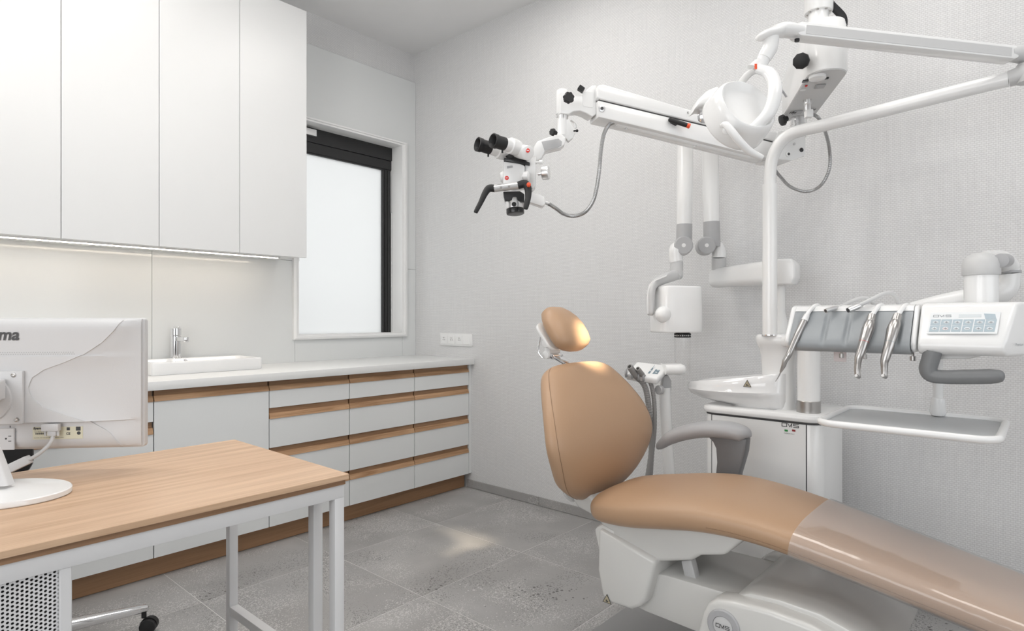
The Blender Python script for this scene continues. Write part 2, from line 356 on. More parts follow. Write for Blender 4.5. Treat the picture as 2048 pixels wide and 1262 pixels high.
X, Y, Z = Vector((1, 0, 0)), Vector((0, 1, 0)), Vector((0, 0, 1))

# ================================================================== THE ROOM
fl = struct(mk('floor', MB().box(XL - .2, XB + .2, YK - .2, YA + .2, -0.1, -0.0007), 'grout'), 'grey stone-effect tiled floor with pale joints')
tm = MB().box(-.2988, .2988, -.2988, .2988, -0.008, 0.0)
tile0 = None; gx, gy = 2.7655, 1.860
for i in range(8):
    for j in range(-7, 3):
        x = gx - .3 - .6 * i; y = gy + .3 + .6 * j
        if x < XL - .25 or y > YA + .2 or y < YK - .25: continue
        if tile0 is None:
            tile0 = mk('floor_tile', tm, 'terrazzo', None, 0.0006, 1); tile = tile0
            for v in tile0.data.vertices: v.co.z -= 0.008
        else:
            tile = tile0.copy(); C.objects.link(tile)
        tile.parent = fl; tile.location = Vector((x, y, 0)) - fl.location
struct(mk('ceiling', MB().box(XL - .2, XB + .2, YK - .2, YA + .2, ZC, ZC + .1), 'paint'), 'plain white ceiling')
struct(mk('wall_right', MB().box(XB, XB + .15, YK - .2, YA + .2, -.1, ZC), 'wallpaper_y'), 'wall in pale grey woven wallpaper')
WX0, WX1, WZ0, WZ1 = 1.868, 2.640, 0.999, 2.290      # opening to the frosted door
m = MB(); m.box(XL - .2, WX0, YA, YA + .14, -.1, ZC); m.box(WX1, XB, YA, YA + .14, -.1, ZC)
m.box(WX0, WX1, YA, YA + .14, -.1, WZ0); m.box(WX0, WX1, YA, YA + .14, WZ1, ZC)
wf = struct(mk('wall_far', m, 'wallpaper_x'), 'wall behind the cupboards, wallpaper above white glass panels')
PY0 = 3.367
def panel(pts): mk('glass_panel', MB().prism([(x, PY0, z) for x, z in pts], (0, YA - PY0 + .001, 0)), 'glass_panel', wf, 0.0012, 1)
g = 0.0007; sx1 = py(304, 680, PY0).x; sx2 = py(590, 690, PY0).x; sx3 = py(805, 690, PY0).x
def rp(x0, x1, z0, z1): panel([(x0 + g, z0 + g), (x1 - g, z0 + g), (x1 - g, z1 - g), (x0 + g, z1 - g)])
rp(-.6, .30, .80, 1.44); rp(.30, sx1, .80, 1.44); rp(sx1, sx2, .80, 1.44); rp(sx2, sx3, .80, WZ0)
panel([(sx3 + g, .80), (XB - .001, .80), (XB - .001, 1.44 - g), (WX1, 1.44 - g), (WX1, WZ0), (sx3 + g, WZ0)])
panel([(1.60, WZ1), (WX1, WZ1), (WX1, 1.44 + g), (XB - .001, 1.44 + g), (XB - .001, 2.762), (1.60, 2.762)])
rp(1.62, sx2 + .03, 1.44, WZ1)
# rear and side walls; their unseen windows are added to light the room
m = MB(); m.box(XL - .15, XL, YK - .2, -.75, -.1, ZC); m.box(XL - .15, XL, 1.85, YA + .2, -.1, ZC); m.box(XL - .15, XL, -.75, 1.85, -.1, .78); m.box(XL - .15, XL, -.75, 1.85, 2.32, ZC)
struct(mk('wall_left', m, 'paint'), 'plain white wall with an added wide window')
m = MB(); m.box(XL, -.65, YK - .15, YK, -.1, ZC); m.box(2.15, XB, YK - .15, YK, -.1, ZC); m.box(-.65, 2.15, YK - .15, YK, -.1, .78); m.box(-.65, 2.15, YK - .15, YK, 2.32, ZC)
struct(mk('wall_back', m, 'paint'), 'plain white wall with an added wide window')
def rim(axis, a0, a1, z0, z1, d, wd, dp):            # rectangular frame in wall plane
    m = MB()
    for (p0, p1, q0, q1) in ((a0, a1, z0, z0 + wd), (a0, a1, z1 - wd, z1), (a0, a0 + wd, z0 + wd, z1 - wd), (a1 - wd, a1, z0 + wd, z1 - wd), ((a0 + a1) / 2 - wd / 2, (a0 + a1) / 2 + wd / 2, z0 + wd, z1 - wd)):
        if axis == 'y': m.box(d - dp, d, p0, p1, q0, q1)
        else: m.box(p0, p1, d - dp, d, q0, q1)
    return m
struct(mk('added_window_2', rim('y', -.75, 1.85, .78, 2.32, XL, .05, .04), 'frame_white'), 'added white framed side window, out of view')
struct(mk('added_window_3', rim('x', -.65, 2.15, .78, 2.32, YK, .05, .04), 'frame_white'), 'added white framed rear window, out of view')
# skirting
bb = struct(mk('baseboard_right', MB().box(XB - .004, XB - .0005, YK, 2.85, 0, .047), 'grout'), 'low skirting of grey stone tile')
sk = MB().box(-.009, 0, -.2988, .2988, 0.003, .052); sk0 = None
for j in range(9):
    y = 2.72 - .3 + .12 - .6 * j
    if sk0 is None:
        sk0 = mk('skirting_tile', sk, 'terrazzo_skirt', None, .0008, 1)
        for v in sk0.data.vertices: v.co.z += .003; v.co.x -= .0045
        o = sk0
    else: o = sk0.copy(); C.objects.link(o)
    o.parent = bb; o.location = Vector((XB - .002, y, 0)) - bb.location
# the opening: white profile frame, black frame, frosted pane
wn = struct(mk('window_1', MB().box(WX0, WX1, 3.53, 3.56, 2.30, 2.34), 'frame_white'), 'framed opening onto a frosted glass door')
ox0, ox1, oz0, oz1 = 1.836, 2.684, .970, 2.313
def mitre(name, a, b, c_, d):                         # frame member from outer edge a-b to inner edge c-d with a stepped profile
    a, b, c_, d = [Vector((p[0], 0, p[1])) for p in (a, b, c_, d)]
    prof = [(0, 3.372), (0, 3.348), (.35, 3.343), (.5, 3.343), (.58, 3.350), (1, 3.352), (1, 3.372)]
    s0 = [a.lerp(c_, t) + Vector((0, y, 0)) for t, y in prof]; s1 = [b.lerp(d, t) + Vector((0, y, 0)) for t, y in prof]
    return mk(name, MB().loft([s0, s1]), 'frame_white', wn)
O = [(ox0, oz0), (ox1, oz0), (ox1, oz1), (ox0, oz1)]; I = [(WX0, WZ0), (WX1, WZ0), (WX1, WZ1), (WX0, WZ1)]
for k in range(4): mitre('window_frame', O[k], O[(k + 1) % 4], I[k], I[(k + 1) % 4])
for nme, bx in (('window_sill', (WX0, WX1, 3.35, 3.54, WZ0 - .012, WZ0)), ('jamb_lining', (WX1 - .001, WX1 + .012, 3.35, 3.54, WZ0, WZ1)), ('jamb_lining', (WX0 - .012, WX0 + .001, 3.35, 3.54, WZ0, WZ1)), ('head_lining', (WX0, WX1, 3.35, 3.54, WZ1 - .001, WZ1 + .012))):
    mk(nme, MB().box(*bx), 'frame_white', wn)
yb = 3.462; gx1 = py(767.5, 500, yb).x; gz1 = py(767.5, 339, yb).z
m = MB(); m.box(1.70, WX1, yb, yb + .05, gz1 + .072, WZ1 + .02); m.box(1.70, WX1, yb + .008, yb + .05, gz1 + .008, gz1 + .07); m.box(1.70, WX1, yb + .014, yb + .05, gz1, gz1 + .01)
part(mk('top_rail', m, 'black_frame', wn, .0015, 1), 'black top rail')
xs1 = py(781, 500, yb).x
m = MB(); m.box(gx1, gx1 + .016, yb + .012, yb + .05, WZ0, gz1); m.box(gx1 + .019, gx1 + .036, yb + .006, yb + .05, WZ0, gz1); m.box(gx1 + .036, xs1, yb, yb + .05, WZ0, gz1)
part(mk('stile', m, 'black_frame', wn, .001, 1), 'black side stile')
mk('closing_strip', MB().box(xs1 + .001, xs1 + .012, yb - .004, yb + .04, WZ0, py(781, 426, yb).z), 'satin', wn)
mk('frosted_pane', MB().box(1.70, gx1 + .01, yb + .030, yb + .036, WZ0 - .01, gz1 + .02), 'frosted', wn)
hx = py(757, 550, yb + .09).x; hz = py(757, 437, yb + .09).z
m = MB(); m.cyl((hx, yb + .062, .60), (hx, yb + .062, hz), .0135); m.cyl((hx, yb + .062, hz - .075), (hx + .03, yb + .04, hz - .075), .008)
part(mk('pull_handle', m, 'satin', wn), 'long bar handle behind the frosted glass')
m = MB(); m.box(1.74, py(633, 266, yb - .03).x, yb - .034, yb, py(633, 273, yb - .03).z, py(633, 262, yb - .03).z + .006)
part(mk('door_closer', m, 'satin', wn, .002, 1), 'silver door closer on the black rail')
m = MB(); m.box(1.2, 3.2, 5.0, 5.05, -.1, ZC); m.box(1.2, 3.2, 3.55, 5.0, -.12, -.02); m.box(1.15, 1.2, 3.53, 5.05, -.1, ZC); m.box(3.2, 3.25, 3.53, 5.05, -.1, ZC); m.box(1.15, 3.25, 3.53, 5.05, ZC, ZC + .05)
struct(mk('wall_corridor', m, 'paint'), 'white corridor behind the frosted glass')
# pendant over the desk
pl_ = Vector((.30, 1.98, 2.38))
t = thing('pendant_lamp', 'white opal globe pendant hanging over the desk', 'lamp', (pl_.x, pl_.y, ZC))
mk('globe', MB().ball(pl_, .085, 32, m=17), 'opal', t)
mk('cord', MB().cyl((pl_.x, pl_.y, pl_.z + .10), (pl_.x, pl_.y, ZC - .02), .004, n=8), 'frame_white', t)
mk('globe_cap', MB().cyl((pl_.x, pl_.y, pl_.z + .078), (pl_.x, pl_.y, pl_.z + .105), .03), 'frame_white', t)
mk('ceiling_rose', MB().cyl((pl_.x, pl_.y, ZC - .025), (pl_.x, pl_.y, ZC - .0005), .05), 'frame_white', t)
# ceiling panels added to light the room, behind and above the camera's view
for k, (x, y) in enumerate(((.85, .95), (1.9, .35), (1.0, 2.1), (2.0, 1.85), (1.3, -.7))):
    t = thing('added_ceiling_light', 'added flat square light panel in the unseen white ceiling', 'light', (x, y, ZC - .03), 'added ceiling light panels')
    m = MB()
    for b_ in ((-.31, .31, -.31, -.295), (-.31, .31, .295, .31), (-.31, -.295, -.295, .295), (.295, .31, -.295, .295)): m.box(x + b_[0], x + b_[1], y + b_[2], y + b_[3], ZC - .02, ZC)
    mk('light_frame', m, 'frame_white', t); mk('diffuser', MB().box(x - .295, x + .295, y - .295, y + .295, ZC - .014, ZC - .002), 'added_lamp_panel', t)

# ================================================================== CUPBOARDS ALONG THE FAR WALL
YF = 2.806
rows = [(.751, .667), (.615, .475), (.4237, .2836), (.233, .096)]
grips = [(.774, .751), (.641, .615), (.4495, .4237), (.258, .233)]
def base_unit(x0, x1, label, drawers=True, recl=None):
    t = thing('base_cabinet', label, 'cabinet', ((x0 + x1) / 2, 3.08, 0), 'base cabinets under the worktop')
    m = MB().box(x0 + .002, x1 - .002, YF + .032, 3.36, .098, .798)
    mk('carcass', m, 'lacquer_base', t)
    rw = rows if drawers else [(.751, .096)]
    for k, (zt, zb) in enumerate(rw):
        d = mk('drawer_front' if drawers else 'door_front', MB().box(x0 + .0015, x1 - .0015, YF, YF + .02, zb, zt), 'lacquer_base', t, .0008, 1)
        gt, gb = grips[k]
        m = MB().prism([(x0 + .0015, YF - .0045, gb), (x0 + .0015, YF + .0045, gt), (x0 + .0015, YF + .018, gt), (x0 + .0015, YF + .018, gb)], (x1 - x0 - .003, 0, 0))
        mk('grip', m, 'oak_grip', d, .0006, 1)
        zu = .7985 if k == 0 else rw[k - 1][1] + .006
        part(mk('recess_strip', MB().box(x0 + .004, x1 - .004, YF + .0095, YF + .031, gt - .0004, zu - (.0 if k == 0 else .0064)), 'oak_recess', d), 'oak strip behind the grip, colour darkened as recess shade')
    return t
base_unit(2.303, 2.749, 'white base cabinet with four oak-gripped drawers, against the wallpapered wall')
base_unit(1.859, 2.302, 'white four-drawer base cabinet with oak grips, second from the wallpapered wall')
base_unit(1.412, 1.858, 'white four-drawer base cabinet with oak grips, directly beside the tall plain sink door')
base_unit(.910, 1.411, 'white base cabinet with one tall plain door under the washbasin', False)
base_unit(.455, .909, 'white drawer base cabinet with oak grips partly behind the monitor')
base_unit(.0, .454, 'white drawer base cabinet hidden behind the computer desk')
tag(mk('filler_panel', MB().box(2.7505, 2.7745, YF + .001, 3.36, .097, .799), 'lacquer_base', None, .0008, 1), 'narrow white filler panel between drawers and wallpapered wall', 'panel')
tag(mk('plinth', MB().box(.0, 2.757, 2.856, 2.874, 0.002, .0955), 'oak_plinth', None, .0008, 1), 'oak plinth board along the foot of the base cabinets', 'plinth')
tag(mk('worktop', MB().box(-.05, XB - .0005, 2.778, 3.366, .7995, .837), 'worktop', None, .002, 2), 'long white worktop over the base cabinets', 'worktop')
UY = 3.039; ux = [1.7420, 1.3750, 1.0080, .6410, .2740, -.093]
ul = ['white wall cupboard with plain door next to the framed opening', 'white wall cupboard with plain door above the washbasin tap, second from the opening', 'tall white wall cupboard with plain door, third from the opening', 'tall white wall cupboard, brightest, furthest from the opening', 'white wall cupboard beyond the brightest one']
for k in range(5):
    x1, x0 = ux[k], ux[k + 1]
    t = thing('wall_cabinet', ul[k], 'cabinet', ((x0 + x1) / 2, 3.2, 1.43), 'wall cupboards above the worktop')
    mk('carcass', MB().box(x0 + .0005, x1 - .0005, UY + .021, 3.366, 1.436, 2.770), 'lacquer', t)
    mk('door', MB().box(x0 + .0012, x1 - .0012, UY, UY + .019, 1.4276, 2.772), 'lacquer', t, .0007, 1)
lp = py(557, 516, 3.19)
t = thing('led_strip', 'thin warm light strip under the wall cupboards', 'light', (.8, 3.2, 1.42))
mk('profile', MB().box(-.09, lp.x, 3.172, 3.212, 1.430, 1.436), 'satin', t)
mk('diffuser', MB().box(-.088, lp.x - .004, 3.186, 3.198, 1.4280, 1.4305), 'led', t)

# washbasin and tap
bx0, bx1, by0, by1, bz0, bz1 = .977, 1.497, 3.045, 3.350, .8375, .897
t = thing('washbasin', 'rectangular white ceramic washbasin set on the worktop', 'sink', ((bx0 + bx1) / 2, 3.2, .8375))
m = MB(); c = Vector(((bx0 + bx1) / 2, (by0 + by1) / 2, 0)); hx_, hy_ = (bx1 - bx0) / 2, (by1 - by0) / 2
ci = c + Vector((0, -.025, 0)); hi = (hx_ - .016, hy_ - .042)
se = [(c, hx_ - .004, hy_ - .004, .010, bz0), (c, hx_, hy_, .014, bz0 + .006), (c, hx_, hy_, .014, bz1 - .006), (c, hx_ - .002, hy_ - .002, .012, bz1 - .001), (c, hx_ - .005, hy_ - .005, .011, bz1),
      (ci, hi[0] + .003, hi[1] + .003, .022, bz1), (ci, hi[0], hi[1], .022, bz1 - .003), (ci, hi[0] - .006, hi[1] - .006, .028, bz1 - .03), (ci, hi[0] - .022, hi[1] - .022, .03, bz1 - .044), (ci, .03, .03, .029, bz1 - .047)]
m.loft([rrect(cc + Z * zz, X, Y, a, b, r, 6) for cc, a, b, r, zz in se])
mk('bowl', m, 'ceramic', t, ang=50)
mk('waste', MB().lathe(ci + Z * (bz1 - .047), Z, [(0, .022), (.002, .022), (.003, .017), (.0025, .004)]), 'chrome', t)
of = Vector((ci.x - .03, ci.y + hi[1] - .002, bz1 - .018)); mk('overflow_ring', MB().lathe(of, -Y, [(0, .012), (.003, .012), (.004, .008), (.002, .006)]), 'chrome', t)
tb = py(352, 712, 3.315); tx, ty = tb.x, 3.315
t = thing('basin_tap', 'chrome mixer tap on the washbasin', 'tap', (tx, ty, bz1))
m = MB().lathe((tx, ty, bz1), Z, [(0, .027), (.006, .027), (.007, .0235), (.112, .0235), (.113, .021)]); mk('tap_body', m, 'chrome', t)
m = MB().lathe((tx, ty, bz1 + .116), Z, [(0, .022), (.001, .0245), (.034, .0245), (.036, .022)]); mk('lever_cap', m, 'chrome', t)
m = MB().obox((tx, ty - .01, bz1 + .157), X, Y, Z, .006, .03, .003); mk('lever', m, 'chrome', t, .002, 2)
m = MB().obox((tx + .004, ty - .062, bz1 + .098), X, Vector((.05, -1, 0)), Z, .0135, .052, .010); m.cyl((tx + .006, ty - .108, bz1 + .083), (tx + .006, ty - .108, bz1 + .108), .0135); mk('spout', m, 'chrome', t, .002, 2)

# wall sockets
t = thing('wall_socket', 'white four-gang plate with three sockets and a switch on the wallpaper', 'socket', (XB, 2.95, .914))
sy0, sy1, sz = 3.104, 2.797, .9545; m = MB(); rslab(m, (XB - .0045, (sy0 + sy1) / 2, sz), Y, Z, X, (sy0 - sy1) / 2, .041, .0045, .004, .002); mk('cover_frame', m, 'frame_white', t)
for k in range(4):
    yc = 3.0625 - .0743 * k
    if k < 3:
        sq = lambda xx, h_: rrect((XB - xx, yc, sz), Y, Z, h_, h_, .003)
        an = [math.atan2(p.z - sz, p.y - yc) for p in sq(.0085, .028)]
        cr_ = lambda xx, r_: [Vector((XB - xx, yc + math.cos(a) * r_, sz + math.sin(a) * r_)) for a in an]
        s_ = mk('socket_insert', MB().loft([sq(.0085, .028), sq(.0122, .028), sq(.0127, .0275), cr_(.0127, .0205), cr_(.0100, .0195), cr_(.0098, .0005)], caps=False), 'frame_white', t)
        mk('contact_hole', MB().cyl((XB - .0104, yc + .008, sz - .002), (XB - .0098, yc + .008, sz - .002), .0026).cyl((XB - .0104, yc - .008, sz - .002), (XB - .0098, yc - .008, sz - .002), .0026), 'gap', s_)
        mk('earth_pin', MB().pill((XB - .009, yc, sz + .011), (XB - .0135, yc, sz + .011), .0025, 10), 'steel', s_)
    else:
        mk('switch_rocker', MB().prism([(XB - .009, yc - .028, sz - .028), (XB - .009, yc - .028, sz + .028), (XB - .011, yc - .028, sz + .028), (XB - .0145, yc - .028, sz - .028)], (0, .056, 0)), 'frame_white', t, .001, 1)

# ================================================================== DESK
DX1, DY0, DY1, DZ = .787, 1.190, 1.772, .750
DX0 = -.95
t = thing('desk', 'oak-topped desk on a white steel frame', 'desk', (-.05, 1.48, 0))
m = MB().box(DX0, DX1, DY0, DY1, DZ - .0125, DZ); mk('desktop', m, 'oak', t, .001, 1)
mk('desktop_underlayer', MB().box(DX0 + .006, DX1 - .006, DY0 + .006, DY1 - .006, DZ - .0235, DZ - .0125), 'oak_recess', t)
ft = DZ - .0235; wd = .0245
fx1 = DX1 - .006; fy0 = DY0 + .010; fy1 = DY1 - .012
mk('front_rail', MB().box(DX0 + .01, fx1, fy0, fy0 + wd, ft - .031, ft), 'white_metal', t, .002, 2)
mk('back_rail', MB().box(DX0 + .01, fx1, fy1 - wd, fy1, ft - .031, ft), 'white_metal', t, .002, 2)
for x in (fx1 - wd, DX0 + .01): mk('side_rail', MB().box(x, x + wd, fy0 + wd, fy1 - wd, ft - .031, ft), 'white_metal', t, .002, 2)
ym = px(627, 1100, fx1 - wd).y
for x in (fx1 - wd, DX0 + .01):
    for y in (fy0, ym, fy1 - wd):
        mk('leg', MB().box(x, x + wd, y, y + wd, 0, ft - .03), 'white_metal', t, .002, 2)
    mk('lower_rail', MB().box(x, x + wd, ym + wd, fy1 - wd, .262, .262 + wd), 'white_metal', t, .002, 2)
pxr = py(145, 1150, fy0).x; pxl = py(120, 1150, fy0).x
part(mk('pedestal_post', MB().box(pxl, pxr, fy0 + .002, fy0 + .03, .0, ft - .03), 'white_metal', t, .0015, 1), 'white upright beside the perforated sheet')
m = MB(); pitch = .0067; rh = .00215; x1p = pxl + .004; y0p = fy0 + .010; nz = 92; nxp = 42; CF = .89          # perforated sheet
for i in range(nxp):
    for j in range(nz):
        xc = x1p - pitch * CF * (i + .5); zc = ft - .022 - pitch * (j + .5 + (.5 if i % 2 else 0))
        hw, hh = pitch * CF / 2, pitch / 2; n = 10; O_ = []; I_ = []
        for k in range(n):
            a = 2 * math.pi * (k + .5) / n; ca_, sa_ = math.cos(a), math.sin(a); q = min(hw / max(abs(ca_), 1e-6), hh / max(abs(sa_), 1e-6))
            O_.append((xc + ca_ * q, y0p, zc + sa_ * q)); I_.append((xc + ca_ * rh, y0p, zc + sa_ * rh))
        B_ = [(p[0], y0p + .0015, p[2]) for p in I_]
        m.add(O_ + I_ + B_, [(k, (k + 1) % n, n + (k + 1) % n, n + k) for k in range(n)] + [(n + k, n + (k + 1) % n, 2 * n + (k + 1) % n, 2 * n + k) for k in range(n)])
        cs = [(xc - hw, y0p, zc - hh), (xc + hw, y0p, zc - hh), (xc + hw, y0p, zc + hh), (xc - hw, y0p, zc + hh)]
        qs = []
        for cxx, cyy in ((-1, -1), (1, -1), (1, 1), (-1, 1)):
            kk = min(range(n), key=lambda k: 0 if False else (O_[k][0] - xc - cxx * hw) ** 2 + (O_[k][2] - zc - cyy * hh) ** 2)
            k2 = min([k for k in range(n) if k != kk and abs(k - kk) in (1, n - 1)], key=lambda k: (O_[k][0] - xc - cxx * hw) ** 2 + (O_[k][2] - zc - cyy * hh) ** 2)
            m.add([cs[[(-1, -1), (1, -1), (1, 1), (-1, 1)].index((cxx, cyy))], O_[kk], O_[k2]], [(0, 1, 2)])
part(mk('perforated_panel', m, 'white_metal', t), 'white steel sheet with round perforations')
m = MB(); pw0 = x1p - pitch * CF * nxp
m.box(pw0 - .002, pw0, y0p, 1.70, .075, ft - .03); m.box(pxr - .006, pxr - .004, fy0 + .03, 1.70, .075, ft - .03); m.box(pw0, pxr - .004, y0p + .002, 1.70, .073, .075); m.box(pw0, pxr - .004, 1.698, 1.70, .075, ft - .03)
part(mk('pedestal_case', m, 'light_grey', t), 'plain sheet-metal case behind the perforated front')
tag(mk('computer_tower', MB().box(max(pw0 + .01, py(42, 1150, 1.24).x - .2), py(42, 1150, 1.24).x, 1.24, 1.66, .077, ft - .045), 'black_rubber', None, .004, 2), 'black computer case behind the perforated sheet of the desk', 'computer')

# ================================================================== MONITOR (seen from behind)
e1 = (RGT * math.sin(math.radians(84)) + FWD * math.cos(math.radians(84))).normalized(); e3 = -Vector((-e1.y, e1.x, 0)); e3 = e3 if e3.dot(FWD) < 0 else -e3
Mo = PZ(-12, 770, 1.352); pxm = 1.352 / F_PX                     # centre of the back and metres per pixel there
def ML(u, v, b): return Mo + e1 * ((u + 12) * pxm) + Z * ((770 - v) * pxm) + e3 * b
t = thing('computer_monitor', 'white flat-screen monitor seen from behind on the oak desk', 'monitor', (pz(-12, 985, .75).x, pz(-12, 985, .75).y, .75))
m = MB(); mc = ML(-12, 771, -.042); rslab(m, mc, e1, Z, e3, 271 * pxm, 135 * pxm, .009, .008, .003); mk('screen_bezel', m, 'plastic_matt', t)
m = MB(); rslab(m, mc - e3 * .0105, e1, Z, e3, 262 * pxm, 126 * pxm, .002, .004, .001); part(mk('screen', m, 'black_gloss', t), 'dark glossy screen')
cre = [(638, 226), (660, 213), (686, 188.5), (709, 156), (726, 118.5), (740, 81), (757, 57), (779, 50), (800, 59), (818, 81), (831, 116), (847, 161), (870, 199), (903, 222)]
def crx(v):
    for (v0, u0), (v1, u1) in zip(cre[:-1], cre[1:]):
        if v0 <= v <= v1: return u0 + (u1 - u0) * (v - v0) / (v1 - v0)
    return cre[-1][1] if v > 900 else cre[0][1]
vr = [638, 641, 648, 655, 662, 670, 678, 686, 694, 702, 710, 714, 718, 726, 733, 740, 748, 756, 766, 776, 786, 796, 806, 816, 824, 832, 840, 846.5, 848, 856, 866, 876, 886, 896, 900, 903]
def backrow(v):
    uc = crx(v); R = 254; row = []
    ed = min(1, (v - 638) / 14) * min(1, (903 - v) / 14); ed = ed ** .5 if ed > 0 else 0
    def flat(v): return (.0 if v < 847 else -.012) * 1 + (-.004 if v < 713 else 0)
    for k in range(9): row.append((uc * k / 8 if uc > 0 else 0, flat(v)))
    row.append((uc + .6, flat(v) - .0025))
    for k in range(1, 12):
        q = k / 11; row.append((uc + (R - uc) * q, -.003 + flat(v) * (1 - q) - .024 * q ** 1.3))
    out = []
    for u, b in row: out.append((u, -.034 + (b + .034) * (.35 + .65 * ed)))
    return out
rws = [backrow(v) for v in vr]
full = [[ML(-24 - u, v, b) for u, b in reversed(r[1:])] + [ML(u, v, b) for u, b in r] for r, v in zip(rws, vr)]
m = MB().loft(full, caps=False, closed=False)
nr = len(full[0]); peri = [p for p in full[0]] + [r[-1] for r in full[1:]] + list(reversed(full[-1]))[1:] + [r[0] for r in reversed(full[1:-1])]
m.loft([peri, [p - e3 * ((p - (mc)).dot(e3) + .002) for p in peri]], caps=False)
mk('back_cover', m, 'plastic_matt', t, ang=28)
m = MB(); rslab(m, ML(-14, 795, .004), e1, Z, e3, 59 * pxm, 53 * pxm, .004, .002, .001); pl = mk('mount_plate', m, 'plastic_matt', t)
for (u, v) in ((29, 750), (35, 839), (-62, 750), (-62, 839)):
    m = MB().lathe(ML(u, v, .008), e3, [(0, .0052), (.0015, .005), (.002, .0035), (.0008, .002)]); mk('screw', m, 'steel', pl)
m = MB().lathe(ML(-22, 797, .008), e3, [(0, 48 * pxm), (.004, 47 * pxm), (.005, 45 * pxm)], 40); mk('pivot_disc', m, 'plastic_matt', t)
bc = pz(-14, 983, .762)
m = MB(); na = ML(-14, 795, .014); nb = Vector((bc.x, bc.y, .775))
m.loft([rrect(na + Z * .02, e1, Z, .035, .022, .004), rrect(na + e3 * .04 + Z * .015, e1, Z, .034, .022, .004)])
m.loft([rrect(na + e3 * .045 + Z * .035, e1, e3, .034, .012, .006), rrect((na + e3 * .055).lerp(nb, .5), e1, e3, .03, .011, .006), rrect(nb, e1, e3, .034, .013, .006)])
mk('stand_neck', m, 'plastic_matt', t)
m = MB(); m.loft([[bc + Z * (zz - bc.z) + e1 * math.cos(a) * .135 * s_ + e3 * math.sin(a) * .098 * s_ for a in [2 * math.pi * k / 56 for k in range(56)]] for zz, s_ in ((.7503, .985), (.752, 1), (.7605, 1), (.7625, .985), (.766, .6), (.769, .25))])
mk('stand_base', m, 'plastic', t, ang=40)
m = MB(); text(m, 'iiyama', .0285 * 1.28, ML(-50, 680, -.0030), e1, Z, .0009, .18); mk('brand_lettering', m, 'ink', t)
m = MB()
for k in range(70):
    for r_ in range(2):
        u = -170 + k * 4.4 + (2.2 if r_ else 0)
        if u < crx(715) - 4 and u > -24 - crx(715) + 4: m.cyl(ML(u, 705.5 + r_ * 3.6, -.006), ML(u, 705.5 + r_ * 3.6, -.0036), 1.1 * pxm, n=6)
mk('vent_holes', m, 'grey_plastic', t)['kind'] = 'stuff'
m = MB().obox(ML(101, 870, -.0118), e1, Z, e3, 47.5 * pxm, 12.5 * pxm, .0006); lb = mk('rating_label', m, 'label_cream', t)
m = MB(); text(m, 'iiyama', .0075, ML(55, 862, -.0110), e1, Z, .0003, .15); text(m, 'Input Rating 100-240V', .0032, ML(57, 868, -.0110), e1, Z); text(m, 'CAUTION: FOR INDOOR USE ONLY. MADE IN CHINA', .0026, ML(56, 880, -.0110), e1, Z); text(m, 'CE', .0075, ML(117, 874, -.0110), e1, Z, .0002)
for k in range(16): m.obox(ML(59.5 + k * 1.15, 871, -.0109), e1, Z, e3, (.2 + .25 * (k % 3 == 0)) * pxm, 1.6 * pxm, .0001)
m.obox(ML(140, 862, -.0109), e1, Z, e3, 4.5 * pxm, 4 * pxm, .0001); m.obox(ML(121, 862, -.0109), e1, Z, e3, 3 * pxm, 3 * pxm, .0001); m.lathe(ML(141, 871, -.0112), e3, [(0, 3.6 * pxm), (.0003, 3.6 * pxm)], 12)
mk('label_print', m, 'ink', lb)
m = MB().obox(ML(-4, 880, -.009), e1, Z, e3, 25 * pxm, 22 * pxm, .002); po = mk('power_socket', m, 'plastic_matt', t, .001, 1)
m = MB(); m.cyl(ML(6, 879, -.007), ML(6, 879, -.0065), 1.8 * pxm, n=10)
for u, v in ((13, 874), (13, 884)): m.obox(ML(u, v, -.0067), e1, Z, e3, 2.6 * pxm, .7 * pxm, .0003)
m.obox(ML(14, 855, -.0067), e1, Z, e3, .8 * pxm, 2 * pxm, .0003); mk('socket_slot', m, 'ink', po)
# video cable
t = thing('video_cable', 'grey video cable with ferrite block hanging from the monitor', 'cable', (bc.x, bc.y, .75))
m = MB().obox(ML(94, 857, -.001), e1, Z, e3, 16 * pxm, 7.5 * pxm, .007); m.obox(ML(97, 869, -.001), e1, Z, e3, 8 * pxm, 5 * pxm, .006)
mk('plug', m, 'plastic_matt', t, .002, 2)
m = MB()
for u in (83, 107): m.cyl(ML(u, 864, -.001), ML(u, 874, -.001), 2.3 * pxm, n=10)
mk('thumb_screw', m, 'plastic_matt', t)
cp = [ML(98, 872, -.001), ML(97, 884, .004), ML(90, 897, .012), ML(76, 911, .024), ML(48, 926, .04), ML(20, 941, .055), ML(-10, 955, .07), ML(-60, 952, .07)]
cp = [Vector((p.x, p.y, max(p.z, .7545))) for p in cp]; mk('cable', MB().tube(cp, .0042, 10), 'light_grey', t)
a, b_ = cp[3], cp[5]; d = (b_ - a).normalized(); q = (a + b_) / 2
m = MB(); rslab(m, q, d, d.cross(e3), e3, 27 * pxm, 8.5 * pxm, .0085, .003, .002); mk('ferrite_block', m, 'plastic_matt', t)

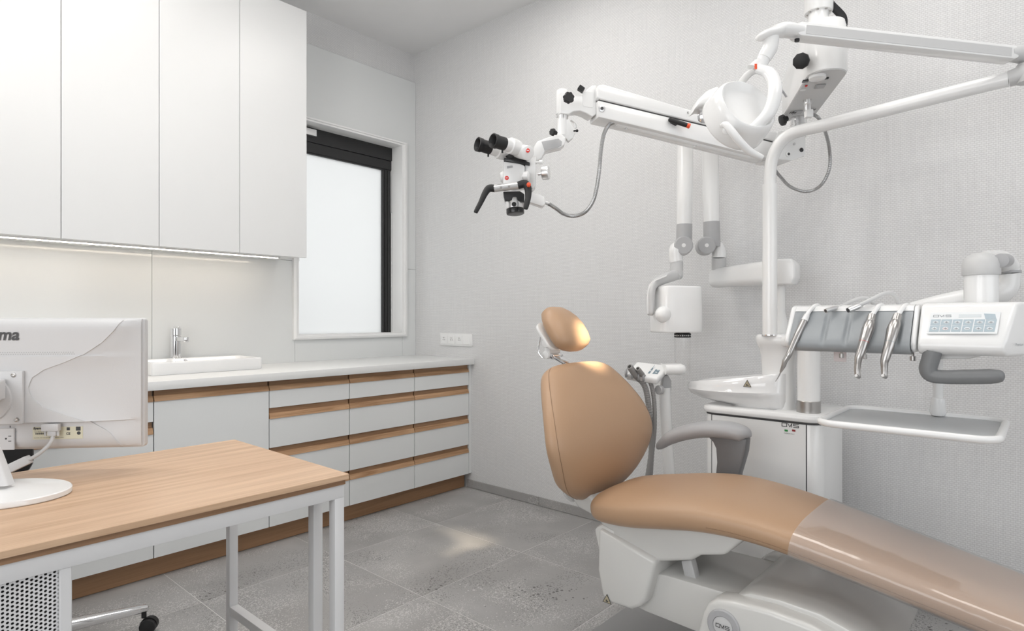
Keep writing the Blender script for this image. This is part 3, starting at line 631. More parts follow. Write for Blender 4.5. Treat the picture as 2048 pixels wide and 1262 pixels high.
# ================================================================== OFFICE CHAIR BEHIND THE DESK
oc = Vector((.44, 2.372, 0))
t = thing('office_chair', 'black office chair with chrome star base behind the desk', 'chair', oc)
for k in range(5):
    a = math.radians(72 * k); d = Vector((math.cos(a), math.sin(a), 0)); s_ = Vector((-d.y, d.x, 0))
    m = MB().loft([sup(oc + d * r_ + Z * z_, s_, Z, hw, hh, .7, 16) for r_, z_, hw, hh in ((.03, .115, .022, .022), (.15, .103, .019, .017), (.28, .088, .016, .013), (.305, .085, .014, .011), (.312, .085, .008, .006))])
    leg = mk('base_leg', m, 'chrome', t, ang=50)
    c0 = oc + d * .298; wdir = (s_ * .8 + d * .6).normalized(); rolldir = wdir.cross(Z)
    ca_ = mk('caster', MB().cyl(c0 + Z * .055, c0 + Z * .08, .008), 'black_rubber', leg)
    for sg in (-1, 1):
        wc = c0 + rolldir * .016 + wdir * sg * .013 + Z * .0265
        mk('wheel', MB().lathe(wc - wdir * .009, wdir, [(0, .02), (.002, .0255), (.016, .0255), (.018, .02)], 24), 'black_rubber', ca_)
    hd = []
    for i in range(9):
        an = math.radians(20 + 150 * i / 8); hd.append(c0 + rolldir * (.016 + .029 * math.cos(an)) + Z * (.0265 + .029 * math.sin(an)))
    mk('hood', MB().loft([[p - wdir * .006 for p in hd] , [p + wdir * .006 for p in hd]], caps=False, closed=False).cyl(c0 + rolldir * .016 + Z * .03 - wdir * .004, c0 + rolldir * .016 + Z * .03 + wdir * .004, .026), 'black_rubber', ca_)
mk('column', MB().lathe(oc + Z * .09, Z, [(0, .03), (.02, .035), (.06, .03), (.2, .028), (.2, .018), (.34, .018)]), 'chrome', t)
m = MB(); rslab(m, oc + Z * .45 + Vector((-.1, 0, 0)), X, Y, Z, .24, .24, .035, .08, .025); mk('seat', m, 'black_rubber', t)
bk = px(36, 930, 1.0); m = MB(); bcn = Vector((.23, 2.62, .70)); rslab(m, bcn, X, Z, Y, .245, .14, .025, .06, .02); mk('backrest', m, 'black_rubber', t)
m = MB().tube([oc + Vector((-.1, .1, .42)), Vector((.25, 2.66, .46)), Vector((.22, 2.665, .66))], .018); mk('back_bracket', m, 'chrome', t)

# ================================================================== DENTAL CHAIR
XC = 1.78
t = thing('dental_chair', 'tan leather dental treatment chair on a white base', 'dental chair', (XC, .75, 0))
CH = t
def spine_loft(mb, st, p=.62, n=40, p2=None, crown=0.0):
    """st: (y, z, half width, half thickness); section spans x and the normal of the spine"""
    secs = []
    for i, (y, z, hw, ht) in enumerate(st):
        a = Vector((0, *st[max(i - 1, 0)][:2])); b = Vector((0, *st[min(i + 1, len(st) - 1)][:2])); tg = (b - a).normalized(); nr = X.cross(tg)
        secs.append(sup((XC, y, z), X, nr, hw, ht, p, n, p2))
    return mb.loft(secs)
def interp(keys, n):                                  # smooth station list
    pts = [Vector((k[0], k[1], 0)) for k in keys]; P_, _ = smooth_path(pts, 0.0, n); Q_, _ = smooth_path([Vector((k[2], k[3], 0)) for k in keys], 0.0, n)
    return [(p.x, p.y, max(q.x, .002), max(q.y, .001)) for p, q in zip(P_, Q_)]
# backrest: stations of the cushion's middle from bottom to top
bk = [(1.205, .490, .045, .012), (1.202, .497, .105, .034), (1.193, .520, .160, .047), (1.172, .565, .232, .052), (1.152, .630, .286, .053), (1.152, .695, .308, .052), (1.176, .765, .292, .050), (1.214, .830, .256, .048), (1.252, .885, .214, .045), (1.269, .910, .184, .038), (1.278, .924, .14, .026), (1.282, .930, .07, .010)]
bk = [(y, z + (.006 if z > .6 else 0), w_, h_) for y, z, w_, h_ in bk]
m = MB(); spine_loft(m, interp(bk, 4), .72, 48, .8); br = mk('backrest', m, 'leather', t, ang=60)
def seam(st, fr, r_, side_rng=(0.0,), mat='leather_seam', parent=None, nm_='seam', p=.72, p2=.8):
    path = []
    for i, (y, z, hw, ht) in enumerate(st):
        a = Vector((0, *st[max(i - 1, 0)][:2])); b = Vector((0, *st[min(i + 1, len(st) - 1)][:2])); tg = (b - a).normalized(); nr = X.cross(tg)
        ct, s2 = math.cos(fr), math.sin(fr)
        path.append(Vector((XC, y, z)) + X * hw * math.copysign(abs(ct) ** p, ct) + nr * ht * math.copysign(abs(s2) ** p2, s2))
    mk(nm_, MB().tube(path, r_, 6, 1), mat, parent)
bst = interp(bk, 4)
for fr in (math.radians(180 - 22), math.radians(22)): seam(bst[5:-6], fr, .0011, parent=br)
# headrest with its bracket
def hd_loft(mb, keys, ex, off, p, p2, n=40):
    secs = []
    for i, (c_, hw, ht) in enumerate(keys):
        tg = (keys[min(i + 1, len(keys) - 1)][0] - keys[max(i - 1, 0)][0]).normalized(); secs.append(sup(c_, ex, ex.cross(tg), hw, ht, p, n, p2))
    return mb.loft(secs)
hb, ht_ = Vector((XC, 1.272, .993)), Vector((XC, 1.384, 1.132))
hk = []
for q, hw, th in ((-.04, .02, .006), (-.02, .045, .018), (.04, .072, .030), (.15, .094, .037), (.3, .096, .042), (.5, .098, .042), (.68, .092, .040), (.82, .079, .035), (.93, .064, .027), (1.0, .036, .015), (1.015, .012, .005)):
    hk.append((hb.lerp(ht_, q) + Vector((0, -.012 * math.sin(math.pi * max(0, min(1, q))), 0)), hw, th))
m = MB(); hd_loft(m, hk, X, 0, .8, .85); hr = mk('headrest', m, 'leather', t, ang=60)
n_ = X.cross((ht_ - hb).normalized()); n_ = n_ if n_.y > 0 else -n_
hc = hb.lerp(ht_, .48)
m = MB(); rslab(m, hc + n_ * .041, X, (ht_ - hb).normalized(), n_, .085, .060, .006, .03, .003); mk('headrest_plate', m, 'plastic', t)
jp = hc + n_ * .058 + Vector((0, 0, -.012))
m = MB(); m.cyl(jp - X * .05, jp + X * .05, .017); m.obox(jp.lerp(hc + n_ * .045, .5), X, n_, n_.cross(X), .035, .012, .022); m.cyl(jp - X * .035 + Vector((0, .012, -.045)), jp + X * .035 + Vector((0, .012, -.045)), .015); m.obox(jp + Vector((0, .006, -.022)), X, Y, Z, .032, .012, .026); mk('headrest_joint', m, 'plastic', t, .002, 2)
m = MB().tube([jp + X * -.055 + Vector((0, .02, .02)), jp + X * -.055 + Vector((0, .028, -.03)), jp + X * -.05 + Vector((0, .012, -.055))], .004, 10); mk('release_lever', m, 'chrome', t)
m = MB(); a, b_ = jp + Vector((0, .012, -.04)), Vector((XC, 1.285, .93)); d = (b_ - a).normalized(); m.obox((a + b_) / 2, X, d, X.cross(d), .026, (b_ - a).length / 2 + .01, .005); m.obox(a + d * .02, X, d, X.cross(d), .029, .014, .009)
mk('headrest_bar', m, 'chrome', t, .0015, 2)
# back shell
m = MB(); st = [(y + .046, z - .03, w_ * .66, .012) for y, z, w_, h_ in bk[1:-1]]; spine_loft(m, interp(st, 3), .6, 32); mk('back_shell', m, 'plastic', t, ang=60)
m = MB(); m.prism([(XC - .1, 1.225, .585), (XC - .1, 1.228, .50), (XC - .1, 1.195, .462), (XC - .1, 1.10, .44), (XC - .1, 1.11, .49), (XC - .1, 1.18, .54)], (.2, 0, 0)); mk('back_hinge', m, 'plastic_warm', t, .012, 3)
# seat and leg rest: one long cushion
sk_ = [(1.105, .488, .07, .010), (1.100, .489, .150, .030), (1.075, .492, .190, .042), (1.02, .500, .212, .048), (.94, .513, .228, .050), (.84, .532, .232, .050), (.74, .546, .226, .048), (.64, .547, .214, .044), (.54, .538, .203, .041), (.42, .518, .195, .039), (.25, .484, .182, .038), (.05, .443, .166, .037), (-.15, .403, .150, .037), (-.30, .373, .138, .036), (-.36, .361, .12, .030), (-.375, .358, .08, .016), (-.38, .357, .03, .006)]
sk_ = [(y, z + .007, w_, h_ + (.007 if h_ > .03 else 0)) for y, z, w_, h_ in sk_]
sst = interp(sk_, 4)
m = MB(); spine_loft(m, sst, .62, 48, .74); se = mk('seat_cushion', m, 'leather', t, ang=60)
for fr in (math.radians(180 - 9), math.radians(9)): seam(sst[26:-8], fr, .0012, parent=se, p=.62, p2=.74)
# armrest on the far side
ax = 2.09
pp = [px(u, v, ax) for u, v in ((1316, 897), (1322, 890), (1345, 874), (1380, 863), (1420, 858), (1460, 861), (1486, 868), (1495, 873), (1497, 876))]
m = MB(); m.tube(pp, [.006, .016, .025, .028, .030, .031, .028, .018, .006], 20, 4, [.010, .026, .040, .048, .050, .048, .040, .026, .008], upv=Z); mk('armrest', m, 'arm_grey', t, ang=60)
m = MB(); q = [px(u, v, ax - .022) for u, v in ((1415, 874), (1493, 878), (1490, 905), (1477, 950), (1474, 985), (1427, 985), (1433, 925), (1431, 897), (1425, 884))]; m.prism(q, (.044, 0, 0)); part(mk('armrest_post', m, 'post_grey', t, .006, 2), 'dark grey armrest post')
# under-seat pan, rear cover, lift arms, base cover, floor plate
def side(name, pts, x0, x1, mat, bev, seg=3):
    q = [px(u, v, x0) for u, v in pts]; m = MB().prism(q, (x1 - x0, 0, 0)); return mk(name, m, mat, t, bev, seg)
side('seat_pan', ((1196, 1040), (1212, 1070), (1235, 1090), (1290, 1118), (1312, 1125), (1382, 1122), (1400, 1112), (1448, 1112), (1482, 1084), (1500, 1070), (1460, 1040)), 1.605, 1.955, 'plastic_warm', .012)
q = [px(u, v, 1.585) for u, v in ((1196, 1056), (1312, 1123), (1291, 1204), (1280, 1215), (1262, 1221), (1215, 1206), (1203, 1192), (1194, 1140))]
m = MB().prism(q, (.39, 0, 0)); cv = mk('rear_cover', m, 'plastic_warm', t, .014, 3)
m = MB(); q = [Vector((1.60, p[0], p[1])) for p in ((1.045, .462), (1.075, .44), (1.02, .235), (.985, .225), (1.0, .45))]; m.prism(q, (.36, 0, 0)); mk('rear_flank', m, 'plastic_warm', t, .010, 2)
q = [px(u, v, 1.625) for u, v in ((1302, 1146), (1330, 1150), (1500, 1200), (1540, 1250), (1420, 1275), (1292, 1224), (1268, 1212))]
mk('lift_arm', MB().prism(q, (.31, 0, 0)), 'plastic_warm', t, .006, 2)
mk('lift_link', MB().prism([px(u, v, 1.66) for u, v in ((1362, 1122), (1382, 1120), (1396, 1175), (1372, 1168))], (.03, 0, 0)), 'light_grey', t, .003, 2)
q = [px(u, v, 1.55) for u, v in ((1370, 1350), (1405, 1225), (1415, 1207), (1432, 1199), (1470, 1204), (1540, 1222), (1620, 1252), (1700, 1300), (1760, 1352))]
q = [Vector((p.x, p.y, max(p.z, .002))) for p in q]
bc_ = mk('base_cover', MB().prism(q, (.075, 0, 0)), 'plastic_warm', t, .014, 3); mk('base_cover', MB().prism([p + X * .385 for p in q], (.075, 0, 0)), 'plastic_warm', t, .014, 3)
q = [px(u, v, 1.60) for u, v in ((1470, 1190), (1500, 1186), (1560, 1200), (1640, 1228), (1720, 1272), (1790, 1330), (1500, 1330))]
q = [Vector((p.x, p.y, max(p.z, .002))) for p in q]; mk('base_hood', MB().prism(q, (.36, 0, 0)), 'plastic_warm', t, .008, 2)
bp_ = px(1447, 1252, 1.549); m = MB().lathe(bp_ + X * .003, -X, [(0, .043), (.006, .043), (.009, .040), (.0095, .027), (.006, .026), (.0065, .001)], 40); bd = part(mk('badge', m, 'arm_grey', bc_), 'round grey badge')
mk('badge_centre', MB().lathe(bp_ + X * -.002, -X, [(0, .0255), (.003, .0255), (.0035, .024)], 32), 'light_grey', bc_)
mk('badge_logo', logo(MB(), bp_ + Vector((-.0062, .0175, -.004)), -Y, Z, .035, .0085, .0016), 'ink', bc_)
m = MB(); rslab(m, (XC - .02, .64, .009), X, Y, Z, .335, .553, .008, .03, .003); part(mk('floor_plate', m, 'mat_grey', t), 'grey floor plate')
def triangle(o, r, u, s, parent):
    o, r, u = Vector(o), Vector(r).normalized(), Vector(u).normalized(); n = r.cross(u)
    tr = lambda k, d: [o + r * (-s * k) + u * (-s * .577 * k) + n * d, o + r * (s * k) + u * (-s * .577 * k) + n * d, o + u * (s * 1.155 * k) + n * d]
    st = mk('warning_sticker', MB().prism(tr(1.0, .0002), n * .0004), 'ink', parent)
    mk('sticker_field', MB().prism(tr(.8, .0007), n * .0002), 'sticker', st)
    mk('sticker_symbol', MB().obox(o - u * s * .12 + n * .0011 - r * s * .1, r, u, n, s * .13, s * .2, .0002).obox(o - u * s * .2 + n * .0011 + r * s * .2, r + u, u - r, n, s * .12, s * .12, .0002), 'ink', st)
triangle(px(1214, 1200, 1.5835), -Y, Z, .016, cv)
# clear cover over the leg rest
cst = [(y, z, w_ + .005, h_ + .004) for y, z, w_, h_ in sst if -.10 < y < .505]
m = MB(); secs = []
for i, (y, z, hw, ht) in enumerate(cst):
    a = Vector((0, *cst[max(i - 1, 0)][:2])); b = Vector((0, *cst[min(i + 1, len(cst) - 1)][:2])); tg = (b - a).normalized(); nr = X.cross(tg)
    full_ = sup((XC, y, z), X, nr, hw, ht, .62, 48, .74)
    up_ = [p for p in full_]; secs.append(up_)
m.loft(secs, caps=False)
tag(mk('protective_cover', m, 'cover', None, ang=60), 'clear plastic cover wrapped around the leg rest of the dental chair', 'cover')

# ================================================================== DENTAL UNIT (cabinet and cuspidor)
UX0, UX1, UY0, UY1 = 2.30, 2.64, .60, 1.03
t = thing('dental_unit', 'white dental unit cabinet with cuspidor bowl against the wallpapered wall', 'dental unit', ((UX0 + UX1) / 2, .81, 0))
uc = Vector(((UX0 + UX1) / 2, (UY0 + UY1) / 2, 0)); uh = ((UX1 - UX0) / 2, (UY1 - UY0) / 2)
m = MB(); rslab(m, uc + Z * .3725, X, Y, Z, uh[0], uh[1], .3525, .05, .004, 6); mk('cabinet_body', m, 'plastic', t)
m = MB(); rslab(m, uc + Z * .01, X, Y, Z, uh[0] - .02, uh[1] - .02, .01, .04, .001, 6); mk('foot', m, 'arm_grey', t)
m = MB(); rslab(m, uc + Z * .744, X, Y, Z, uh[0] + .012, uh[1] + .012, .0145, .06, .012, 6); mk('top_slab', m, 'plastic', t)
mk('top_joint', MB().loft([rrect(uc + Z * .7235, X, Y, uh[0] + .001, uh[1] + .001, .05, 6), rrect(uc + Z * .7305, X, Y, uh[0] + .001, uh[1] + .001, .05, 6)]), 'ink', t)
y1, y0 = px(1424.5, 850, UX0).y, px(1612, 850, UX0).y
m = MB().box(UX0 - .003, UX0 + .01, y0, y1, .03, .723); dr = mk('front_door', m, 'plastic', t, .001, 1)
for yy in (y0 - .0015, y1 + .0015): mk('door_gap', MB().box(UX0 - .0008, UX0 + .004, yy - .0016, yy + .0016, .03, .7235), 'ink', t)
o = px(1564, 852, UX0 - .0035); mk('maker_logo', logo(MB(), o, -Y, Z, px(1564, 852, UX0 - .0035).y - px(1597, 852, UX0 - .0035).y, .0115, .0024), 'ink', dr)
for u, c_ in ((1569, 'green'), (1584, 'dark_red')):
    p = px(u, 861, UX0 - .0037); mk('flag_bar', MB().box(p.x - .0002, p.x + .0003, p.y - .0115, p.y, p.z - .003, p.z + .004), c_, dr)
mk('origin_print', text(MB(), 'MADE IN ITALY', .0052, px(1568, 867, UX0 - .0034), -Y, Z), 'ink', dr)
# cuspidor bowl
cb = []
for (yy, zb, zt, hw) in ((1.128, .806, .829, .030), (1.122, .798, .836, .060), (1.10, .788, .842, .090), (1.06, .778, .849, .112), (1.00, .770, .857, .124), (.94, .764, .865, .128), (.88, .758, .874, .126), (.82, .752, .884, .120), (.775, .749, .892, .105), (.748, .748, .895, .085), (.738, .750, .893, .06)):
    hm = (zb + zt) / 2; ring = []
    lip = zb + (zt - zb) * .52
    prof = [(-.55, zb), (-.8, zb + (zt - zb) * .15), (-.97, zb + (zt - zb) * .42), (-1.0, lip), (-.985, lip + .002), (-.97, lip + (zt - lip) * .5), (-.90, zt - .004), (-.86, zt), (-.80, zt - .003), (-.66, zt - .020), (-.3, zt - .027), (0, zt - .028)]
    ring = [Vector((2.42 + a * hw, yy, z_)) for a, z_ in prof] + [Vector((2.42 - a * hw, yy, z_)) for a, z_ in reversed(prof[:-1])]
    cb.append(ring)
m = MB().loft(cb); bw = mk('cuspidor_bowl', m, 'ceramic', t, ang=45)
m = MB(); m.loft([sup(Vector((2.42, .85, z_)), X, Y, a, b_, .8, 28) for z_, a, b_ in ((.747, .075, .09), (.765, .09, .10), (.78, .10, .11))]); mk('bowl_foot', m, 'ceramic', t)
triangle(px(1494.5, 769, 2.2985), -Y, Z, .0155, bw)
# columns on the unit
lpz = px(1539, 668, 2.35)
cx0, cy0 = lpz.x + .035, lpz.y - .012
m = MB().loft([sup(Vector((cx0 + .03, cy0, z_)), X, Y, a, b_, .9, 32) for z_, a, b_ in ((.745, .062, .062), (.80, .060, .060), (.88, .058, .058), (.95, .060, .062), (.985, .066, .068), (1.0, .074, .076), (1.012, .078, .08), (1.03, .078, .08), (1.038, .072, .074), (1.041, .06, .06))]); mk('rear_column', m, 'plastic', t, ang=50)
dcol = PZ(1614, 740, 2.20)
m = MB(); cA, cB = Vector((cx0 + .03, cy0, 1.018)), Vector((dcol.x + .02, dcol.y, 1.018)); dd = (cB - cA).normalized(); m.loft([sup((cA + cB) / 2 + Z * z_, dd, dd.cross(Z), (cB - cA).length / 2 + .05 - e, .058 - e, .75, 32) for z_, e in ((-.024, .012), (-.018, .003), (-.01, 0), (.008, 0), (.016, .004), (.020, .014))]); mk('column_bridge', m, 'plastic', t, ang=50)
mk('delivery_column', MB().cyl((dcol.x + .02, dcol.y, .765), (dcol.x + .02, dcol.y, 1.01), .0385, n=32), 'plastic', t)
mk('column_collar', MB().lathe((dcol.x + .02, dcol.y, .757), Z, [(0, .037), (.003, .040), (.043, .040), (.046, .037)], 36), 'steel', t)
# floor cable stub by the unit
tag(mk('supply_hose', MB().tube([(2.63, .615, .03), (2.60, .56, .032), (2.575, .545, .03), (2.56, .56, .008), (2.57, .60, .006)], .0045, 8), 'plastic', None), 'thin white supply hose on the floor beside the dental unit', 'hose')

# ================================================================== DELIVERY CONSOLE
t = thing('instrument_console', 'white instrument console with grey front and keypad beside the chair', 'dental console', (1.95, .3, 1.02)); CO = t
yl, yr = px(1583, 650, 1.90).y, px(2012, 650, 1.88).y
ysp = px(1842, 650, 1.89).y
prof = [(1.915, 1.139), (1.897, 1.134), (1.84, 1.055), (1.832, 1.036), (1.838, 1.021), (1.853, 1.014), (1.98, 1.014), (2.08, 1.04), (2.09, 1.12), (2.07, 1.139)]
def cprism(ya, yb, grow=0.0, pr=prof): return MB().prism([(x - (grow if x < 1.95 else -grow), ya, z + (grow if z > 1.06 else -grow)) for x, z in pr], (0, yb - ya, 0))
gl_, gr_ = px(1590, 650, 1.88).y, px(1826, 650, 1.88).y
mk('console_cheek', cprism(gl_ + .0005, yl), 'plastic', t, .006, 3); mk('console_cheek', cprism(ysp + .004, gr_ - .0005), 'plastic', t, .006, 3)
prof2 = [(1.915, 1.139), (1.897, 1.134), (1.887, 1.1215), (1.90, 1.118), (1.862, 1.06), (1.86, 1.02), (1.98, 1.014), (2.08, 1.04), (2.09, 1.12), (2.07, 1.139)]
mk('console_body', cprism(gr_ - .0005, gl_ + .0005, 0, prof2), 'plastic', t)
kb_ = cprism(yr, ysp, .003)
for p in kb_.v:
    if p.y < yr + .01: p.y -= max(0, (p.x - 1.84)) * .38
mk('keypad_body', kb_, 'plastic', t, .008, 3)
gl_, gr_ = px(1590, 650, 1.88).y, px(1826, 650, 1.88).y
gp = [(1.892, 1.121), (1.842, 1.058), (1.830, 1.036), (1.835, 1.016), (1.853, 1.0085), (1.90, 1.008), (1.90, 1.02)]
gp2 = [(x - .004, z) for x, z in gp]
cy_ = [px(u, 660, 1.85).y for u in (1600, 1650, 1694, 1733, 1797)]
secs = []
for i in range(121):
    yy = gr_ + (gl_ - gr_) * i / 120
    dip = max([math.cos(min(1, abs(yy - c_) / .0105) * math.pi / 2) ** 2 for c_ in cy_])
    secs.append([Vector((1.888 + .001, yy, 1.121)), *[Vector((x + .0065 * dip * k, yy, z - .0045 * dip * k)) for x, z, k in ((1.877, 1.107, .5), (1.862, 1.088, 1), (1.85, 1.073, 1), (1.838, 1.058, 1), (1.829, 1.043, .8), (1.826, 1.034, .3), (1.827, 1.024, 0))], Vector((1.831, yy, 1.016)), Vector((1.849, yy, 1.0085)), Vector((1.896, yy, 1.008)), Vector((1.896, yy, 1.02))])
fp = mk('front_panel', MB().loft(secs), 'console_grey', t, ang=50)
sl = (Vector((1.842, 0, 1.058)) - Vector((1.892, 0, 1.121))).normalized(); sn = Vector((sl.z, 0, -sl.x)); sn = sn if sn.x < 0 else -sn
for u in (1668, 1697, 1713, 1745, 1760, 1793, 1809): mk('drain_nipple', MB().cyl(px(u, 699, 1.86) * 1.0 + Z * .004, px(u, 699, 1.86) - Z * .003, .0022, n=8), 'arm_grey', t)
for u, r_ in ((1683, .0062), (1730, .005), (1826, .0070)):
    p = px(u, 703, 1.875); mk('regulator_knob', MB().cyl((p.x, p.y, 1.012), (p.x, p.y, 1.002), .003, n=10).lathe((p.x, p.y, 1.003), -Z, [(0, r_), (.011, r_), (.012, r_ * .8)], 14), 'steel', t)
p = px(1680, 710, 1.93); tag(mk('hanging_tag', MB().box(p.x, p.x + .002, p.y - .0165, p.y + .0165, p.z - .019, p.z + .032), 'tag', None, .0008, 1), 'small pale plastic tag hanging under the grey console front', 'tag')
# keypad
k0, k1 = Vector((1.897, 0, 1.134)), Vector((1.84, 0, 1.055)); kd = (k1 - k0).normalized(); kn = Vector((kd.z, 0, -kd.x)); kn = kn if kn.x < 0 else -kn
KO = Vector((1.894, 0, 1.137)) - kn * 0
def kp(u, v):                                         # point on the keypad's slanted face
    return pplane(u, v, Vector((1.894, 0, 1.137)) + kn * .0009, kn)
def kquad(mb, c4, d): mb.prism([p for p in c4], kn * d); return mb
def kz(a, b): return px(1820 + a / 5.737, 500 + b / 5.737, 1.0), (1820 + a / 5.737, 500 + b / 5.737)
K = lambda a, b: kp(1820 + a / 5.737, 500 + b / 5.737)
kb = mk('keypad', kquad(MB(), [K(240, 722), K(1042, 712), K(1000, 962), K(188, 962)], .0008), 'keypad', t)
cols = [(240, 350), (358, 482), (490, 600), (612, 728), (742, 858), (868, 992)]
ru = K(1000, 800) - K(300, 805)
for r_, (b0, b1, sh) in enumerate(((800, 866, 0), (872, 940, -14))):
    for c_, (a0, a1) in enumerate(cols):
        ky = mk('key', kquad(MB(), [q + kn * .0008 for q in (K(a0 + sh + 6, b0), K(a1 + sh + 6, b0 - 2), K(a1 + sh - 8, b1), K(a0 + sh - 8, b1))], .0005), 'key_blue', kb)
        ctr = K((a0 + a1) / 2 + sh, (b0 + b1) / 2)
        mk('key_icon', MB().loft([[ctr + kn * .0013 + ru.normalized() * math.cos(a) * .0062 * s_ + kn.cross(ru).normalized() * math.sin(a) * .0042 * s_ + kn * d_ for a in [2 * math.pi * i / 16 for i in range(16)]] for s_, d_ in ((1, 0), (1, .0004), (.8, .0007))]), 'key_icon' if (r_, c_) != (1, 1) else 'tag', ky)
        mk('key_symbol', (MB().obox(ctr + kn * .0022, ru, kn.cross(ru), kn, .0035, .0008, .0001).obox(ctr + kn * .0022, ru, kn.cross(ru), kn, .0008, .0025 if c_ != 3 or r_ == 0 else .0008, .0001)), 'ink_soft', ky)
mk('key', kquad(MB(), [q + kn * .0008 for q in (K(850, 732), K(978, 738), K(992, 794), K(866, 796))], .0005), 'key_blue', kb)
mk('display_window', kquad(MB(), [q + kn * .0008 for q in (K(562, 742), K(822, 740), K(818, 772), K(558, 778))], .0004), 'key_icon', kb)
mk('keypad_logo', logo(MB(), K(270, 772) + kn * .0008, ru, kn.cross(ru), (K(470, 772) - K(270, 772)).length, (K(270, 772) - K(270, 750)).length, .0012), 'ink_soft', kb)
mk('side_print', text(MB(), 'Premium', .0105, (1.866, yr - .0035 - .026 * .38 - .0045, 1.036), X - Y * .38, Z), 'ink_soft', t)
# underside block, handle, post and arm
m = MB(); m.prism([(1.87, .0, 0)], (0, 0, 0)) if False else None
ub = [px(u, v, 1.875) for u, v in ((1846, 693), (1996, 693), (1960, 713), (1938, 718), (1872, 719), (1858, 708))]
mk('underside_block', MB().prism(ub, (.12, 0, 0)), 'plastic', t, .006, 2)
hp = [px(u, v, 1.848) for u, v in ((1866, 702), (1860, 722), (1856, 738), (1862, 750), (1885, 754), (1930, 754), (1980, 753), (2003, 752), (2010, 752))]
m = MB().tube(hp, [.0165, .017, .017, .016, .0155, .0165, .0175, .014, .004], 20, 5, [.020, .020, .020, .018, .017, .018, .018, .014, .004], upv=X); part(mk('grab_handle', m, 'handle_grey', t, ang=60), 'dark grey grab handle')
pc = PZ(1962, 600, 1.70); m = MB().cyl((pc.x, pc.y, 1.12), (pc.x, pc.y, px(1962, 550, pc.x).z), .0395, n=36); mk('console_post', m, 'plastic', t)
zd = PZ(1962, 551, 1.70).z; hD = PZ(1962, 505, 1.70).z - zd
m = MB().lathe((pc.x, pc.y, zd), Z, [(0, .043), (.002, .0445), (hD * .45, .0445), (hD * .7, .040), (hD * .88, .030), (hD * .97, .018), (hD, .002)], 36); part(mk('post_cap', m, 'light_grey', t, ang=60), 'grey domed cap')
e_ = [PZ(1820, 622, 1.98), PZ(1880, 608, 1.94), PZ(1940, 598, 1.90), PZ(1985, 590, 1.86), PZ(2008, 575, 1.85), PZ(2013, 555, 1.85), PZ(2013, 548, 1.85)]
m = MB().tube(e_, [.026, .030, .034, .038, .036, .034, .034], 24, 6); mk('swing_arm', m, 'plastic', t, ang=60)
m = MB().tube([PZ(2013, 547, 1.85), PZ(2012, 533, 1.85), PZ(2000, 521, 1.82), PZ(1975, 519, 1.75)], [.032, .034, .030, .026], 20, 6); mk('elbow', m, 'plastic', t, ang=60)
m = MB().lathe(PZ(2013, 545, 1.85) - Z * .003, Z, [(0, .036), (.008, .036)], 32); mk('elbow_ring', m, 'arm_grey', t)
m = MB().cyl(PZ(1992, 521, 1.69), PZ(2006, 521, 1.69), .004, n=10); m.cyl(PZ(2001, 521, 1.66), PZ(2012, 521, 1.70), .019, n=24); mk('clamp_knob', m, 'arm_grey', t, .002, 2)
# tray
tz = .823
t = thing('instrument_tray', 'white-rimmed instrument tray with grey plate below the console', 'tray', (1.89, .28, tz))
c1, c2, c3, c4 = pz(1627, 838, tz), pz(1972, 888, tz), pz(2033, 842, tz), pz(1712, 817, tz)
tc_ = (c1 + c2 + c3 + c4) / 4; thx = ((c4.x + c3.x) / 2 - (c1.x + c2.x) / 2) / 2; thy = ((c1.y + c4.y) / 2 - (c2.y + c3.y) / 2) / 2
rr = rrect(tc_, X, Y, thx, thy, .045, 8); m = MB().tube(rr + rr[:1], .0092, 14, 1); mk('rim', m, 'plastic', t)
m = MB(); rslab(m, tc_ - Z * .003, X, Y, Z, thx - .004, thy - .004, .0015, .04, .0005, 8); part(mk('tray_plate', m, 'tray_grey', t), 'grey tray plate')
ta = pz(1876, 826, tz); ta = Vector((tc_.x + thx - .01, ta.y, tz)); ta = px(1876, 826, tc_.x + thx - .012); 
m = MB().lathe((ta.x, ta.y, tz), Z, [(0, .016), (.01, .0205), (.05, .0165), (.052, .0125), (.20, .0125)], 24); mk('tray_arm', m, 'plastic', t)

# instruments hanging on the console
def instr(name, label, pts, rad, mat, hose, hmat='plastic'):
    P_ = [px(u, v, x) for u, v, x in pts]
    t = thing(name, label, 'handpiece', P_[-1])
    b = mk('handle', MB().tube(P_, rad, 18, 4), mat, t, ang=50)
    mk('hose', MB().tube([px(u, v, x) for u, v, x in hose], .0062, 12, 6), hmat, t)
    return t, P_
t, P_ = instr('air_water_syringe', 'slim steel syringe with pointed tip hanging on the grey console front', [(1612, 634, 1.862), (1607, 645, 1.855), (1596, 668, 1.835), (1580, 704, 1.815), (1575, 714, 1.812), (1570, 722, 1.81), (1567, 732, 1.81), (1561, 744, 1.81)], [.0078, .0092, .0092, .0088, .0082, .0072, .0062, .0028], 'steel', [(1612, 634, 1.862), (1619, 622, 1.878), (1628, 613, 1.90), (1636, 611, 1.93), (1640, 616, 1.96)])
mk('tip', MB().tube([px(1562, 743, 1.81), px(1557, 753, 1.808), px(1551, 763, 1.806)], [.0022, .0016, .0008], 10), 'steel', t)
mk('sleeve', MB().tube([px(1614, 630, 1.864), px(1609, 641, 1.857)], [.0075, .0095], 16, 1), 'plastic', t)
